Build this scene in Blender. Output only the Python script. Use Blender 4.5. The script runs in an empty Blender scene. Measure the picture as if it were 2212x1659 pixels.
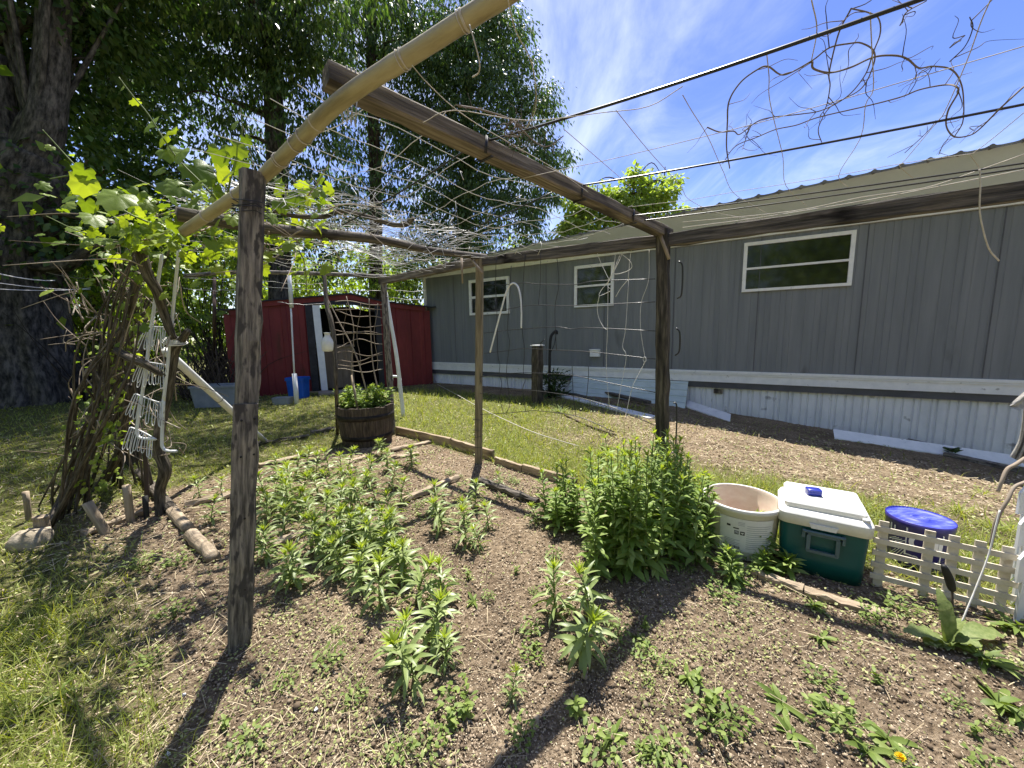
import bpy, math, numpy as np
from mathutils import Matrix, Vector
S = bpy.context.scene
COL = S.collection
rng = np.random.default_rng(7)

# ------------------------------------------------------------------ camera
CAMZ = 1.2; PITCH = 7.5; ROLL = -1.0; FPX = 814.0; CX, CY = 1106.0, 829.5
cam_d = bpy.data.cameras.new('camera'); cam_d.sensor_width = 36; cam_d.lens = FPX/2212*36
cam_d.clip_start = 0.02; cam_d.clip_end = 2000
cam = bpy.data.objects.new('camera', cam_d); COL.objects.link(cam)
R3 = (Matrix.Rotation(math.radians(90-PITCH), 3, 'X') @ Matrix.Rotation(math.radians(ROLL), 3, 'Z'))
cam.matrix_world = Matrix.Translation((0, 0, CAMZ)) @ R3.to_4x4()
S.camera = cam
# ------------------------------------------------------------------ world
SUNV = Vector((0.03, 0.385, 1.0)).normalized()
W = bpy.data.worlds.new('World'); S.world = W; W.use_nodes = True
nt = W.node_tree; nt.nodes.clear()
def wn(t, **k):
    n = nt.nodes.new(t)
    for a, b in k.items(): setattr(n, a, b)
    return n
wo = wn('ShaderNodeOutputWorld'); bg = wn('ShaderNodeBackground'); bg.inputs[1].default_value = 0.10
sky = wn('ShaderNodeTexSky', sky_type='NISHITA', sun_disc=False)
sky.sun_elevation = math.asin(SUNV.z); sky.sun_rotation = math.atan2(SUNV.x, SUNV.y)
sky.altitude = 50; sky.air_density = 1.0; sky.dust_density = 0.3; sky.ozone_density = 2.5
tc = wn('ShaderNodeTexCoord')
sep = wn('ShaderNodeSeparateXYZ'); nt.links.new(tc.outputs['Generated'], sep.inputs[0])
def wm(op, a, b=None):
    n = wn('ShaderNodeMath', operation=op)
    for i, v in enumerate((a, b)):
        if v is None: continue
        if isinstance(v, (int, float)): n.inputs[i].default_value = v
        else: nt.links.new(v, n.inputs[i])
    return n.outputs[0]
zc = wm('ADD', wm('MAXIMUM', sep.outputs[2], 0.0), 0.12)
cx_ = wm('DIVIDE', sep.outputs[0], zc); cy_ = wm('DIVIDE', sep.outputs[1], zc)
cmb = wn('ShaderNodeCombineXYZ'); nt.links.new(cx_, cmb.inputs[0]); nt.links.new(cy_, cmb.inputs[1])
mp = wn('ShaderNodeMapping'); mp.inputs['Rotation'].default_value = (0, 0, math.radians(-35)); mp.inputs['Scale'].default_value = (1.5, .42, 1)
mp.inputs['Location'].default_value = (3.15, .4, 0)
nt.links.new(cmb.outputs[0], mp.inputs[0])
nz = wn('ShaderNodeTexNoise'); nz.inputs['Scale'].default_value = 1.5; nz.inputs['Detail'].default_value = 9; nz.inputs['Roughness'].default_value = .62; nz.inputs['Distortion'].default_value = .9
nt.links.new(mp.outputs[0], nz.inputs['Vector'])
mp2 = wn('ShaderNodeMapping'); mp2.inputs['Location'].default_value = (1.5, .9, 0); nt.links.new(cmb.outputs[0], mp2.inputs[0])
nz2 = wn('ShaderNodeTexNoise'); nz2.inputs['Scale'].default_value = .55; nz2.inputs['Detail'].default_value = 2
nt.links.new(mp2.outputs[0], nz2.inputs['Vector'])
# more cloud ahead, thinning to the right of the view
az = wm('SUBTRACT', sep.outputs[0], wm('MULTIPLY', sep.outputs[1], 0.30))
side = wn('ShaderNodeMapRange'); side.inputs[1].default_value = -.25; side.inputs[2].default_value = .42; side.inputs[3].default_value = .11; side.inputs[4].default_value = -.05
nt.links.new(az, side.inputs[0])
cl = wm('ADD', wm('ADD', wm('MULTIPLY', nz.outputs[0], .75), wm('MULTIPLY', nz2.outputs[0], .35)), side.outputs[0])
cr = wn('ShaderNodeMapRange'); cr.interpolation_type = 'SMOOTHSTEP'
cr.inputs[1].default_value = .46; cr.inputs[2].default_value = .92; cr.inputs[3].default_value = 0; cr.inputs[4].default_value = .62
nt.links.new(cl, cr.inputs[0])
hs = wn('ShaderNodeHueSaturation'); hs.inputs['Saturation'].default_value = 1.2; hs.inputs['Value'].default_value = .95; hs.inputs['Hue'].default_value = .522; nt.links.new(sky.outputs[0], hs.inputs['Color'])
mx = wn('ShaderNodeMixRGB'); mx.inputs[2].default_value = (7.2, 7.6, 8.0, 1)
nt.links.new(cr.outputs[0], mx.inputs[0]); nt.links.new(hs.outputs[0], mx.inputs[1])
nt.links.new(mx.outputs[0], bg.inputs[0]); nt.links.new(bg.outputs[0], wo.inputs[0])
# ------------------------------------------------------------------ sun
sd = bpy.data.lights.new('sun', 'SUN'); sd.energy = 5.0; sd.angle = math.radians(.53); sd.color = (1, .955, .88)
so = bpy.data.objects.new('sun', sd); COL.objects.link(so)
so.rotation_euler = SUNV.to_track_quat('Z', 'Y').to_euler(); so.location = (0, 3, 20)
S.view_settings.view_transform = 'Standard'; S.view_settings.look = 'None'
S.view_settings.gamma = 1; S.view_settings.exposure = 1.15
S.render.engine = 'CYCLES'
S.cycles.max_bounces = 6; S.cycles.transparent_max_bounces = 6; S.cycles.use_denoising = True

# ------------------------------------------------------------------ picture <-> place
MR = np.array(R3); CAM = np.array([0, 0, CAMZ])
def ray(px, py): return MR @ np.array([(px-CX)/FPX, -(py-CY)/FPX, -1.0])
def hash2(i, j, s=0):
    n = np.sin(i*127.1+j*311.7+s*74.7)*43758.5453
    return n-np.floor(n)
def vnoise(x, y, s=0):
    x = np.asarray(x, float); y = np.asarray(y, float)
    i = np.floor(x); j = np.floor(y); f = x-i; g = y-j
    f = f*f*(3-2*f); g = g*g*(3-2*g)
    return (hash2(i, j, s)*(1-f)+hash2(i+1, j, s)*f)*(1-g)+(hash2(i, j+1, s)*(1-f)+hash2(i+1, j+1, s)*f)*g
def fbm(x, y, s=0, o=3):
    v = 0; a = .5
    for k in range(o):
        v = v+a*vnoise(np.asarray(x)*2**k, np.asarray(y)*2**k, s+k); a *= .5
    return v/(1-.5**o)
def gz(x, y):
    base = -0.115*np.logaddexp(0, (np.asarray(x, float)-2.2)*4)/4
    return base+.022*(fbm(np.asarray(x)*2.2, np.asarray(y)*2.2, 3)-.5)+.014*(fbm(np.asarray(x)*9, np.asarray(y)*9, 9)-.5)
def G(px, py, dz=0.0):
    d = ray(px, py); z = 0.0
    for _ in range(25):
        t = (z+dz-CAMZ)/d[2]; p = CAM+t*d; z = float(gz(p[0], p[1]))
    return p
def Zp(px, py, z):
    d = ray(px, py); return CAM+(z-CAMZ)/d[2]*d
def Yp(px, py, y):
    d = ray(px, py); return CAM+y/d[1]*d
def PLp(px, py, p0, n):
    d = ray(px, py); n = np.array(n); return CAM+np.dot(np.array(p0)-CAM, n)/np.dot(d, n)*d
def onground(p, dz=0.0): return np.array([p[0], p[1], float(gz(p[0], p[1]))+dz])

# ------------------------------------------------------------------ mesh builder
class MB:
    def __init__(s): s.v = []; s.f = []; s.g = []; s.n = 0
    def add(s, V, F, gc=None):
        V = np.asarray(V, float).reshape(-1, 3)
        if isinstance(F, np.ndarray): F = [F]
        for a in F:
            a = np.asarray(a)
            if a.size: s.f.append(a+s.n)
        s.v.append(V); s.g.append(V if gc is None else np.asarray(gc, float).reshape(-1, 3)); s.n += len(V)
        return s
    def empty(s): return s.n == 0
    def mesh(s, name, org=(0, 0, 0), smooth=True):
        V = np.concatenate(s.v)-np.array(org); Gc = np.concatenate(s.g)
        me = bpy.data.meshes.new(name)
        nl = sum(a.size for a in s.f); npoly = sum(len(a) for a in s.f)
        me.vertices.add(len(V)); me.vertices.foreach_set('co', V.astype(np.float32).ravel())
        me.loops.add(nl); me.loops.foreach_set('vertex_index', np.concatenate([a.ravel() for a in s.f]).astype(np.int32))
        cnt = np.concatenate([np.full(len(a), a.shape[1]) for a in s.f])
        me.polygons.add(npoly)
        me.polygons.foreach_set('loop_start', np.concatenate([[0], np.cumsum(cnt)[:-1]]).astype(np.int32))
        me.polygons.foreach_set('loop_total', cnt.astype(np.int32))
        me.polygons.foreach_set('use_smooth', np.full(npoly, bool(smooth)))
        at = me.attributes.new('gc', 'FLOAT_VECTOR', 'POINT'); at.data.foreach_set('vector', Gc.astype(np.float32).ravel())
        me.update(calc_edges=True); me.validate()
        return me
    # --- shapes
    def box(s, c, size, ax=None, jit=0.0):
        ax = np.eye(3) if ax is None else np.asarray(ax)
        h = np.array(size)/2; L = []; Gq = []
        for i in (-1, 1):
            for j in (-1, 1):
                for k in (-1, 1):
                    q = h*np.array([i, j, k]); L.append(np.array(c)+q@ax); Gq.append(q+rng.random()*0)
        F = np.array([[0, 1, 3, 2], [4, 6, 7, 5], [0, 4, 5, 1], [2, 3, 7, 6], [0, 2, 6, 4], [1, 5, 7, 3]])
        return s.add(L, F, np.array(Gq)+hash2(c[0]*7, c[1]*13, c[2])*5)
    def beam(s, p0, p1, w, h, up=(0, 0, 1), nseg=10, jit=.0015, bev=.12, taper=1.0, twist=0.0, roundn=None, bow=0.0):
        """squared timber with softened, slightly uneven edges; w sideways, h along up"""
        p0 = np.array(p0, float); p1 = np.array(p1, float); d = p1-p0; L = np.linalg.norm(d); d /= L
        up = np.array(up, float); x = np.cross(d, up); x /= np.linalg.norm(x); y = np.cross(x, d)
        b = bev*min(w, h)
        prof = np.array([[-w/2+b, -h/2], [w/2-b, -h/2], [w/2, -h/2+b], [w/2, h/2-b], [w/2-b, h/2], [-w/2+b, h/2], [-w/2, h/2-b], [-w/2, -h/2+b]])
        if roundn:
            a = np.linspace(0, 2*np.pi, roundn, endpoint=False); prof = np.c_[np.cos(a)*w/2, np.sin(a)*h/2]
        k = len(prof); V = []; Gq = []
        off = rng.random(2)*9; ln = 0
        for i in range(nseg+1):
            t = i/nseg; sc = 1+(taper-1)*t; a = twist*t
            q = prof*sc+rng.normal(0, jit, prof.shape)
            q = np.c_[q[:, 0]*math.cos(a)-q[:, 1]*math.sin(a), q[:, 0]*math.sin(a)+q[:, 1]*math.cos(a)]
            c = p0+d*L*t+y*bow*math.sin(math.pi*t)
            V.append(c+q[:, :1]*x+q[:, 1:]*y); Gq.append(np.c_[q+off, np.full(k, L*t+off[0])])
        V = np.concatenate(V); Gq = np.concatenate(Gq)
        F = [[i*k+j, i*k+(j+1) % k, (i+1)*k+(j+1) % k, (i+1)*k+j] for i in range(nseg) for j in range(k)]
        s.add(V, [np.array(F), np.array([list(range(k))[::-1]]), np.array([list(range(nseg*k, nseg*k+k))])], Gq)
        return s
    def tube(s, pts, r, n=6, cap=True, ridge=0.0, rseed=0, flat=1.0):
        P = np.asarray(pts, float); m = len(P); r = np.broadcast_to(np.asarray(r, float), (m,))
        T = np.gradient(P, axis=0); T /= np.linalg.norm(T, axis=1)[:, None]+1e-9
        u = np.cross(T[0], [0, 0, 1.0])
        if np.linalg.norm(u) < .05: u = np.cross(T[0], [1.0, 0, 0])
        u /= np.linalg.norm(u); a = np.linspace(0, 2*np.pi, n, endpoint=False); V = []; Gq = []; ln = 0.
        off = rng.random()*20
        for i in range(m):
            u = u-T[i]*np.dot(u, T[i]); u /= np.linalg.norm(u)+1e-9; w = np.cross(T[i], u)
            if i: ln += np.linalg.norm(P[i]-P[i-1])
            rr = r[i]*np.ones(n)
            if ridge: rr = rr*(1+ridge*(np.sin(a*7+rseed+ln*.35)*.45+np.sin(a*13+ln*.8+rseed*2)*.35+np.sin(a*23-ln*.5)*.25+rng.normal(0, .25, n)))
            V.append(P[i]+rr[:, None]*(np.cos(a)[:, None]*u+np.sin(a)[:, None]*w*flat))
            Gq.append(np.c_[np.cos(a)*r[i]+off, np.sin(a)*r[i], np.full(n, ln)])
        F = np.array([[i*n+j, i*n+(j+1) % n, (i+1)*n+(j+1) % n, (i+1)*n+j] for i in range(m-1) for j in range(n)])
        fl = [F]
        if cap: fl += [np.array([list(range(n))[::-1]]), np.array([list(range((m-1)*n, m*n))])]
        return s.add(np.concatenate(V), fl, np.concatenate(Gq))
    def lathe(s, c, prof, n=40, ax=None):
        prof = np.array(prof, float); ax = np.eye(3) if ax is None else ax
        a = np.linspace(0, 2*np.pi, n, endpoint=False); V = []; Gq = []
        for r, z in prof:
            q = np.c_[np.cos(a)*r, np.sin(a)*r, np.full(n, z)]; V.append(np.array(c)+q@ax); Gq.append(q)
        m = len(prof)
        F = np.array([[i*n+j, i*n+(j+1) % n, (i+1)*n+(j+1) % n, (i+1)*n+j] for i in range(m-1) for j in range(n)])
        return s.add(np.concatenate(V), F, np.concatenate(Gq))
    def poly(s, pts):
        return s.add(pts, np.array([list(range(len(pts)))]))
    def prism(s, pts, d):
        p = np.asarray(pts, float); n = len(p); q = p+np.array(d)
        F = np.array([[i, (i+1) % n, n+(i+1) % n, n+i] for i in range(n)])
        return s.add(np.r_[p, q], [F, np.array([list(range(n))[::-1]]), np.array([list(range(n, 2*n))])])

def spline(pts, n=8):
    """Catmull-Rom through points"""
    P = np.asarray(pts, float)
    if len(P) < 3: return P
    Q = np.r_[[2*P[0]-P[1]], P, [2*P[-1]-P[-2]]]; out = []
    for i in range(1, len(Q)-2):
        for t in np.linspace(0, 1, n, endpoint=False):
            a, b, c, d = Q[i-1], Q[i], Q[i+1], Q[i+2]
            out.append(.5*((2*b)+(c-a)*t+(2*a-5*b+4*c-d)*t*t+(3*b-a-3*c+d)*t**3))
    return np.array(out+[P[-1]])
def sag(p0, p1, dz, n=10, wig=0.0):
    t = np.linspace(0, 1, n)[:, None]; P = np.array(p0)*(1-t)+np.array(p1)*t
    P[:, 2] -= dz*4*(t[:, 0]*(1-t[:, 0]))
    if wig: P[1:-1] += rng.normal(0, wig, P[1:-1].shape)
    return P
def leaves(base, az, e0, L, Wd, droop, S=4, fold=.25, shape='lance', roll=None):
    """many leaf blades at once: midrib starts at base, heads az at elevation e0 and curves down by droop"""
    base = np.asarray(base, float); N = len(base)
    f = lambda a: np.broadcast_to(np.asarray(a, float), (N,))
    az, e0, L, Wd, droop = map(f, (az, e0, L, Wd, droop))
    t = np.linspace(0, 1, S+1)
    w = {'lance': np.sin(np.pi*np.clip(t*.93+.07, 0, 1))**.8, 'blade': (1-t)**.7, 'oval': np.sin(np.pi*np.clip(t*.9+.08, 0, 1))**.6, 'strip': np.ones_like(t)}[shape]
    w = w.copy()
    if shape != 'strip': w[-1] = 0.04
    el = e0[:, None]-droop[:, None]*t[None]
    dx = np.cos(el); dz = np.sin(el)
    st = L[:, None]/S
    r = np.c_[np.zeros(N), np.cumsum((dx[:, 1:]+dx[:, :-1])/2*st, 1)]; z = np.c_[np.zeros(N), np.cumsum((dz[:, 1:]+dz[:, :-1])/2*st, 1)]
    ca, sa = np.cos(az)[:, None], np.sin(az)[:, None]
    mid = np.stack([base[:, :1]+r*ca, base[:, 1:2]+r*sa, base[:, 2:]+z], -1)
    rl = rng.normal(0, .35, N)[:, None] if roll is None else f(roll)[:, None]
    nx, nz_ = -np.sin(el), np.cos(el)
    nrm = np.stack([nx*ca, nx*sa, nz_], -1); sd_ = np.stack([-sa*np.ones_like(r), ca*np.ones_like(r), np.zeros_like(r)], -1)
    sd2 = sd_*np.cos(rl)[..., None]+nrm*np.sin(rl)[..., None]; nr2 = nrm*np.cos(rl)[..., None]-sd_*np.sin(rl)[..., None]
    hw = (Wd[:, None]/2*w[None])[..., None]
    Lf = mid+sd2*hw+nr2*hw*fold; Rt = mid-sd2*hw+nr2*hw*fold
    V = np.stack([Lf, mid, Rt], 2).reshape(N, -1, 3); k = V.shape[1]
    F = np.array([q for i in range(S) for q in ([3*i, 3*i+1, 3*i+4, 3*i+3], [3*i+1, 3*i+2, 3*i+5, 3*i+4])])
    FF = (F[None]+(np.arange(N)*k)[:, None, None]).reshape(-1, 4)
    return V.reshape(-1, 3), FF
def scatter(TV, TF, pos, dr, nr, sc):
    pos = np.asarray(pos, float); N = len(pos); dr = np.asarray(dr, float); nr = np.asarray(nr, float)
    dr = dr/(np.linalg.norm(dr, axis=1)[:, None]+1e-9); sd_ = np.cross(dr, nr); sd_ /= np.linalg.norm(sd_, axis=1)[:, None]+1e-9
    nr = np.cross(sd_, dr); sc = np.broadcast_to(np.asarray(sc, float), (N,))[:, None, None]
    V = pos[:, None]+sc*(TV[None, :, :1]*sd_[:, None]+TV[None, :, 1:2]*dr[:, None]+TV[None, :, 2:]*nr[:, None])
    k = len(TV)
    return V.reshape(-1, 3), [(np.asarray(f)[None]+(np.arange(N)*k)[:, None, None]).reshape(-1, np.asarray(f).shape[1]) for f in TF]

# ------------------------------------------------------------------ objects
ORG = {}
def _link(o): COL.objects.link(o); return o
def tag(o, label, cat, group=None, kind=None):
    if label: o['label'] = label
    if cat: o['category'] = cat
    if group: o['group'] = group
    if kind: o['kind'] = kind
    return o
def thing(name, label, cat, loc=(0, 0, 0), group=None):
    o = _link(bpy.data.objects.new(name, None)); o.location = loc; o.empty_display_size = .1
    ORG[o.name] = np.array(loc, float); return tag(o, label, cat, group)
def part(name, mb, mat, parent, label=None, smooth=True):
    org = ORG[parent.name]; me = mb.mesh(name, org, smooth); me.materials.append(mat)
    o = _link(bpy.data.objects.new(name, me)); o.parent = parent; ORG[o.name] = org
    if label: o['label'] = label
    return o
def solo(name, mb, mat, label, cat, loc=None, group=None, kind=None, smooth=True):
    V = np.concatenate(mb.v)
    if loc is None: loc = (float(V[:, 0].mean()), float(V[:, 1].mean()), float(V[:, 2].min()))
    me = mb.mesh(name, loc, smooth); me.materials.append(mat)
    o = _link(bpy.data.objects.new(name, me)); o.location = loc; ORG[o.name] = np.array(loc, float)
    return tag(o, label, cat, group, kind)
def copy_thing(root, loc, rz, sc, label=None):
    r = root.copy(); COL.objects.link(r); r.location = loc; r.rotation_euler = (rng.normal(0, .09), rng.normal(0, .09), rz); r.scale = (sc*rng.uniform(.92, 1.1), sc*rng.uniform(.92, 1.1), sc*rng.uniform(.92, 1.06))
    if label: r['label'] = label
    for c in root.children:
        d = c.copy(); COL.objects.link(d); d.parent = r
    return r

# ------------------------------------------------------------------ materials
def mat(name, c1, c2=None, c3=None, sc=(8, 8, 8), rough=.75, bump=.0, bsc=None, spec=.3, metal=0.0, transl=0.0, tcol=None, isl=False, detail=6, lo=.35, hi=.65, spots=None, coat=0.0):
    m = bpy.data.materials.new(name); m.use_nodes = True; t = m.node_tree; n = t.nodes; l = t.links
    b = n['Principled BSDF']; b.inputs['Roughness'].default_value = rough; b.inputs['Metallic'].default_value = metal
    b.inputs['Specular IOR Level'].default_value = spec
    if coat: b.inputs['Coat Weight'].default_value = coat
    c1 = (*c1, 1); c2 = (*(c2 or c1[:3]), 1)
    at = n.new('ShaderNodeAttribute'); at.attribute_name = 'gc'
    mp_ = n.new('ShaderNodeMapping'); mp_.inputs['Scale'].default_value = sc; l.new(at.outputs['Vector'], mp_.inputs[0])
    nz_ = n.new('ShaderNodeTexNoise'); nz_.inputs['Scale'].default_value = 1; nz_.inputs['Detail'].default_value = detail; nz_.inputs['Roughness'].default_value = .65
    l.new(mp_.outputs[0], nz_.inputs['Vector'])
    rp = n.new('ShaderNodeValToRGB'); rp.color_ramp.elements[0].position = lo; rp.color_ramp.elements[1].position = hi
    rp.color_ramp.elements[0].color = c1; rp.color_ramp.elements[1].color = c2
    if c3:
        e = rp.color_ramp.elements.new((lo+hi)/2); e.color = (*c3, 1)
    if isl:
        ge = n.new('ShaderNodeNewGeometry'); rp.color_ramp.elements[0].position = 0; rp.color_ramp.elements[-1].position = 1
        if c3: rp.color_ramp.elements[1].position = .5
        mxn = n.new('ShaderNodeMath'); mxn.operation = 'MULTIPLY_ADD'; l.new(nz_.outputs[0], mxn.inputs[0]); mxn.inputs[1].default_value = .35; 
        ml = n.new('ShaderNodeMath'); ml.operation = 'MULTIPLY_ADD'; l.new(ge.outputs['Random Per Island'], ml.inputs[0]); ml.inputs[1].default_value = .9; ml.inputs[2].default_value = -.12
        l.new(ml.outputs[0], mxn.inputs[2]); l.new(mxn.outputs[0], rp.inputs[0])
    else: l.new(nz_.outputs[0], rp.inputs[0])
    colout = rp.outputs[0]
    if spots:
        col, ssc, thr = spots
        v = n.new('ShaderNodeTexNoise'); v.inputs['Scale'].default_value = ssc; v.inputs['Detail'].default_value = 4; ms_ = n.new('ShaderNodeMapping'); ms_.inputs['Scale'].default_value = (1, 1, .35 if sc[2] < sc[0]*.5 else 1); l.new(at.outputs['Vector'], ms_.inputs[0]); l.new(ms_.outputs[0], v.inputs['Vector'])
        r2 = n.new('ShaderNodeMapRange'); r2.inputs[1].default_value = thr; r2.inputs[2].default_value = thr+.08; l.new(v.outputs[0], r2.inputs[0])
        mm = n.new('ShaderNodeMixRGB'); l.new(r2.outputs[0], mm.inputs[0]); l.new(colout, mm.inputs[1]); mm.inputs[2].default_value = (*col, 1); colout = mm.outputs[0]
    l.new(colout, b.inputs['Base Color'])
    if bump:
        bs = n.new('ShaderNodeTexNoise'); bs.inputs['Scale'].default_value = 1; bs.inputs['Detail'].default_value = 8; bs.inputs['Roughness'].default_value = .7
        mp3 = n.new('ShaderNodeMapping'); mp3.inputs['Scale'].default_value = bsc or tuple(2*q for q in sc); l.new(at.outputs['Vector'], mp3.inputs[0]); l.new(mp3.outputs[0], bs.inputs['Vector'])
        bp = n.new('ShaderNodeBump'); bp.inputs['Strength'].default_value = bump; bp.inputs['Distance'].default_value = .01; l.new(bs.outputs[0], bp.inputs['Height']); l.new(bp.outputs[0], b.inputs['Normal'])
    if transl:
        tr = n.new('ShaderNodeBsdfTranslucent'); ms = n.new('ShaderNodeMixShader'); ms.inputs[0].default_value = transl
        if tcol:
            mm2 = n.new('ShaderNodeMixRGB'); mm2.blend_type = 'MULTIPLY'; mm2.inputs[0].default_value = 1; l.new(colout, mm2.inputs[1]); mm2.inputs[2].default_value = (*tcol, 1); l.new(mm2.outputs[0], tr.inputs[0])
        else: l.new(colout, tr.inputs[0])
        l.new(b.outputs[0], ms.inputs[1]); l.new(tr.outputs[0], ms.inputs[2]); l.new(ms.outputs[0], n['Material Output'].inputs[0])
    return m
M = {}
M['post_grey'] = mat('weathered_post', (.065, .06, .055), (.36, .32, .27), (.19, .17, .15), sc=(75, 75, 6), rough=.9, bump=.7, bsc=(160, 160, 6), spots=((.075, .068, .066), 40, .53), spec=.15)
M['beam_dark'] = mat('dark_beam', (.042, .038, .033), (.21, .18, .15), (.105, .092, .077), sc=(60, 60, 3), rough=.85, bump=.7, bsc=(180, 180, 5), spots=((.015, .012, .01), 7, .6), spec=.2)
M['beam_brown'] = mat('brown_beam', (.065, .054, .042), (.31, .265, .205), (.16, .133, .10), sc=(55, 55, 2.2), rough=.8, bump=.6, bsc=(170, 170, 4), spots=((.05, .042, .036), 5, .55), spec=.2)
M['post_tan'] = mat('tan_post', (.13, .105, .065), (.36, .295, .195), (.24, .195, .125), sc=(50, 50, 2.5), rough=.8, bump=.5, bsc=(150, 150, 4), spots=((.06, .05, .035), 8, .62), spec=.2)
M['post_black'] = mat('blackened_post', (.022, .02, .017), (.15, .13, .10), (.065, .056, .045), sc=(50, 50, 5), rough=.85, bump=.6, bsc=(140, 140, 8), spec=.2)
M['bamboo'] = mat('bamboo', (.22, .18, .095), (.45, .395, .24), (.36, .31, .18), sc=(18, 18, 3), rough=.45, bump=.2, spec=.4, spots=((.11, .075, .035), 16, .62))
M['board'] = mat('edging_board', (.20, .15, .10), (.42, .33, .23), (.31, .24, .16), sc=(45, 45, 3), rough=.85, bump=.5, spots=((.13, .10, .07), 7, .58))
M['log'] = mat('bare_log', (.20, .155, .105), (.46, .37, .27), (.33, .26, .18), sc=(40, 40, 3), rough=.85, bump=.7, spots=((.12, .095, .07), 9, .6))
M['bark'] = mat('vine_bark', (.035, .031, .026), (.22, .19, .155), (.10, .086, .07), sc=(90, 90, 9), rough=.95, bump=.9, bsc=(120, 120, 10), spec=.1)
M['twig'] = mat('dry_twig', (.16, .125, .09), (.42, .36, .29), (.27, .22, .17), sc=(50, 50, 12), rough=.9, isl=True, spec=.15)
M['twig_sky'] = mat('dead_vine_bark', (.07, .06, .055), (.24, .20, .17), sc=(50, 50, 12), rough=.9, isl=True, spec=.1)
M['twig_dark'] = mat('dark_twig', (.03, .024, .02), (.13, .10, .08), sc=(50, 50, 12), rough=.9, isl=True, spec=.1)
M['trunk'] = mat('tree_trunk', (.025, .023, .02), (.19, .165, .14), (.09, .08, .07), sc=(16, 16, 5), rough=.95, bump=1.0, bsc=(40, 40, 9), spec=.1)
M['trunk_red'] = mat('reddish_trunk', (.04, .027, .022), (.17, .12, .10), (.09, .065, .055), sc=(16, 16, 2), rough=.95, bump=1.0, bsc=(40, 40, 4), spec=.1)
M['string'] = mat('white_string', (.62, .60, .55), (.80, .78, .74), sc=(30, 30, 30), rough=.8, isl=False)
M['string_old'] = mat('aged_string', (.42, .38, .32), (.62, .58, .52), sc=(30, 30, 30), rough=.85)
M['wire_black'] = mat('black_wire', (.012, .012, .013), (.03, .03, .032), rough=.35, spec=.5)
M['wire_grey'] = mat('galvanised_wire', (.32, .32, .31), (.55, .54, .52), rough=.45, metal=.2)
M['white_rod'] = mat('white_plastic', (.66, .67, .67), (.80, .80, .79), sc=(8, 8, 8), rough=.4, spots=((.45, .43, .38), 14, .66))
M['siding'] = mat('grey_siding', (.150, .163, .180), (.20, .212, .228), (.175, .188, .205), sc=(7, 7, .5), rough=.5, spec=.35, bump=.05, spots=((.10, .105, .112), 2.2, .66))
M['siding_white'] = mat('white_skirting', (.64, .66, .68), (.80, .81, .82), (.73, .74, .76), sc=(3, 3, 1.5), rough=.55, spec=.3, spots=((.36, .36, .36), 6, .66))
M['band_grey'] = mat('dark_grey_band', (.075, .078, .09), (.11, .11, .125), sc=(4, 4, 4), rough=.55)
M['trim_white'] = mat('white_trim', (.72, .73, .74), (.83, .83, .83), sc=(9, 9, 9), rough=.5, bump=.15, spots=((.42, .42, .42), 15, .66))
M['fascia'] = mat('pale_fascia', (.58, .66, .74), (.66, .74, .82), sc=(2, 2, 2), rough=.6)
M['roofing'] = mat('roof_sheet', (.10, .10, .09), (.24, .235, .22), sc=(5, 5, 5), rough=.5, metal=.2)
M['interior'] = mat('interior_shade', (.006, .007, .009), (.02, .02, .022), rough=.9)
M['shed_red'] = mat('barn_red_metal', (.125, .015, .018), (.20, .026, .028), (.16, .02, .023), sc=(3, 3, 1.2), rough=.5, spec=.3, spots=((.09, .02, .014), 3.5, .62))
M['shed_trim'] = mat('black_trim', (.012, .012, .018), (.03, .03, .04), rough=.5)
M['plywood'] = mat('plywood', (.16, .12, .08), (.26, .20, .14), sc=(12, 12, 2), rough=.8)
M['tote'] = mat('grey_plastic', (.20, .22, .26), (.28, .30, .34), sc=(5, 5, 5), rough=.55)
M['blue'] = mat('blue_plastic', (.008, .075, .42), (.014, .11, .52), sc=(5, 5, 5), rough=.4)
M['barrel'] = mat('barrel_stave', (.035, .028, .022), (.14, .11, .085), (.08, .063, .05), sc=(1.4, 1.4, 6), rough=.9, bump=.6, bsc=(60, 60, 7))
M['hoop'] = mat('barrel_hoop', (.012, .011, .011), (.05, .042, .036), sc=(20, 20, 20), rough=.6, metal=.5)
M['soil'] = mat('potting_soil', (.02, .015, .011), (.07, .052, .038), sc=(60, 60, 60), rough=1)
M['bucket'] = mat('white_bucket', (.70, .69, .63), (.80, .79, .74), sc=(5, 5, 5), rough=.45, transl=.12, tcol=(1, .93, .82), spots=((.56, .52, .44), 10, .64))
M['bucket_in'] = mat('bucket_inside', (.64, .47, .36), (.78, .67, .55), sc=(5, 5, 9), rough=.6)
M['paper'] = mat('paper_label', (.66, .65, .60), (.76, .75, .70), sc=(14, 14, 14), rough=.75)
M['ink'] = mat('black_print', (.02, .02, .02), (.03, .03, .03), rough=.7)
M['ink_grey'] = mat('grey_print', (.30, .30, .29), (.38, .38, .37), rough=.7)
M['cool_green'] = mat('green_plastic', (.002, .062, .060), (.004, .082, .078), sc=(6, 6, 6), rough=.42, spec=.4, bump=.04, bsc=(300, 300, 300))
M['cool_white'] = mat('cooler_lid_plastic', (.66, .655, .61), (.76, .75, .71), sc=(9, 9, 9), rough=.55, bump=.08, bsc=(250, 250, 250), spots=((.5, .48, .42), 16, .68))
M['cool_grey'] = mat('handle_plastic', (.06, .10, .11), (.09, .14, .15), sc=(9, 9, 9), rough=.45)
M['drum'] = mat('indigo_plastic', (.020, .016, .14), (.04, .03, .20), sc=(7, 7, 7), rough=.35, spec=.5)
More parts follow.
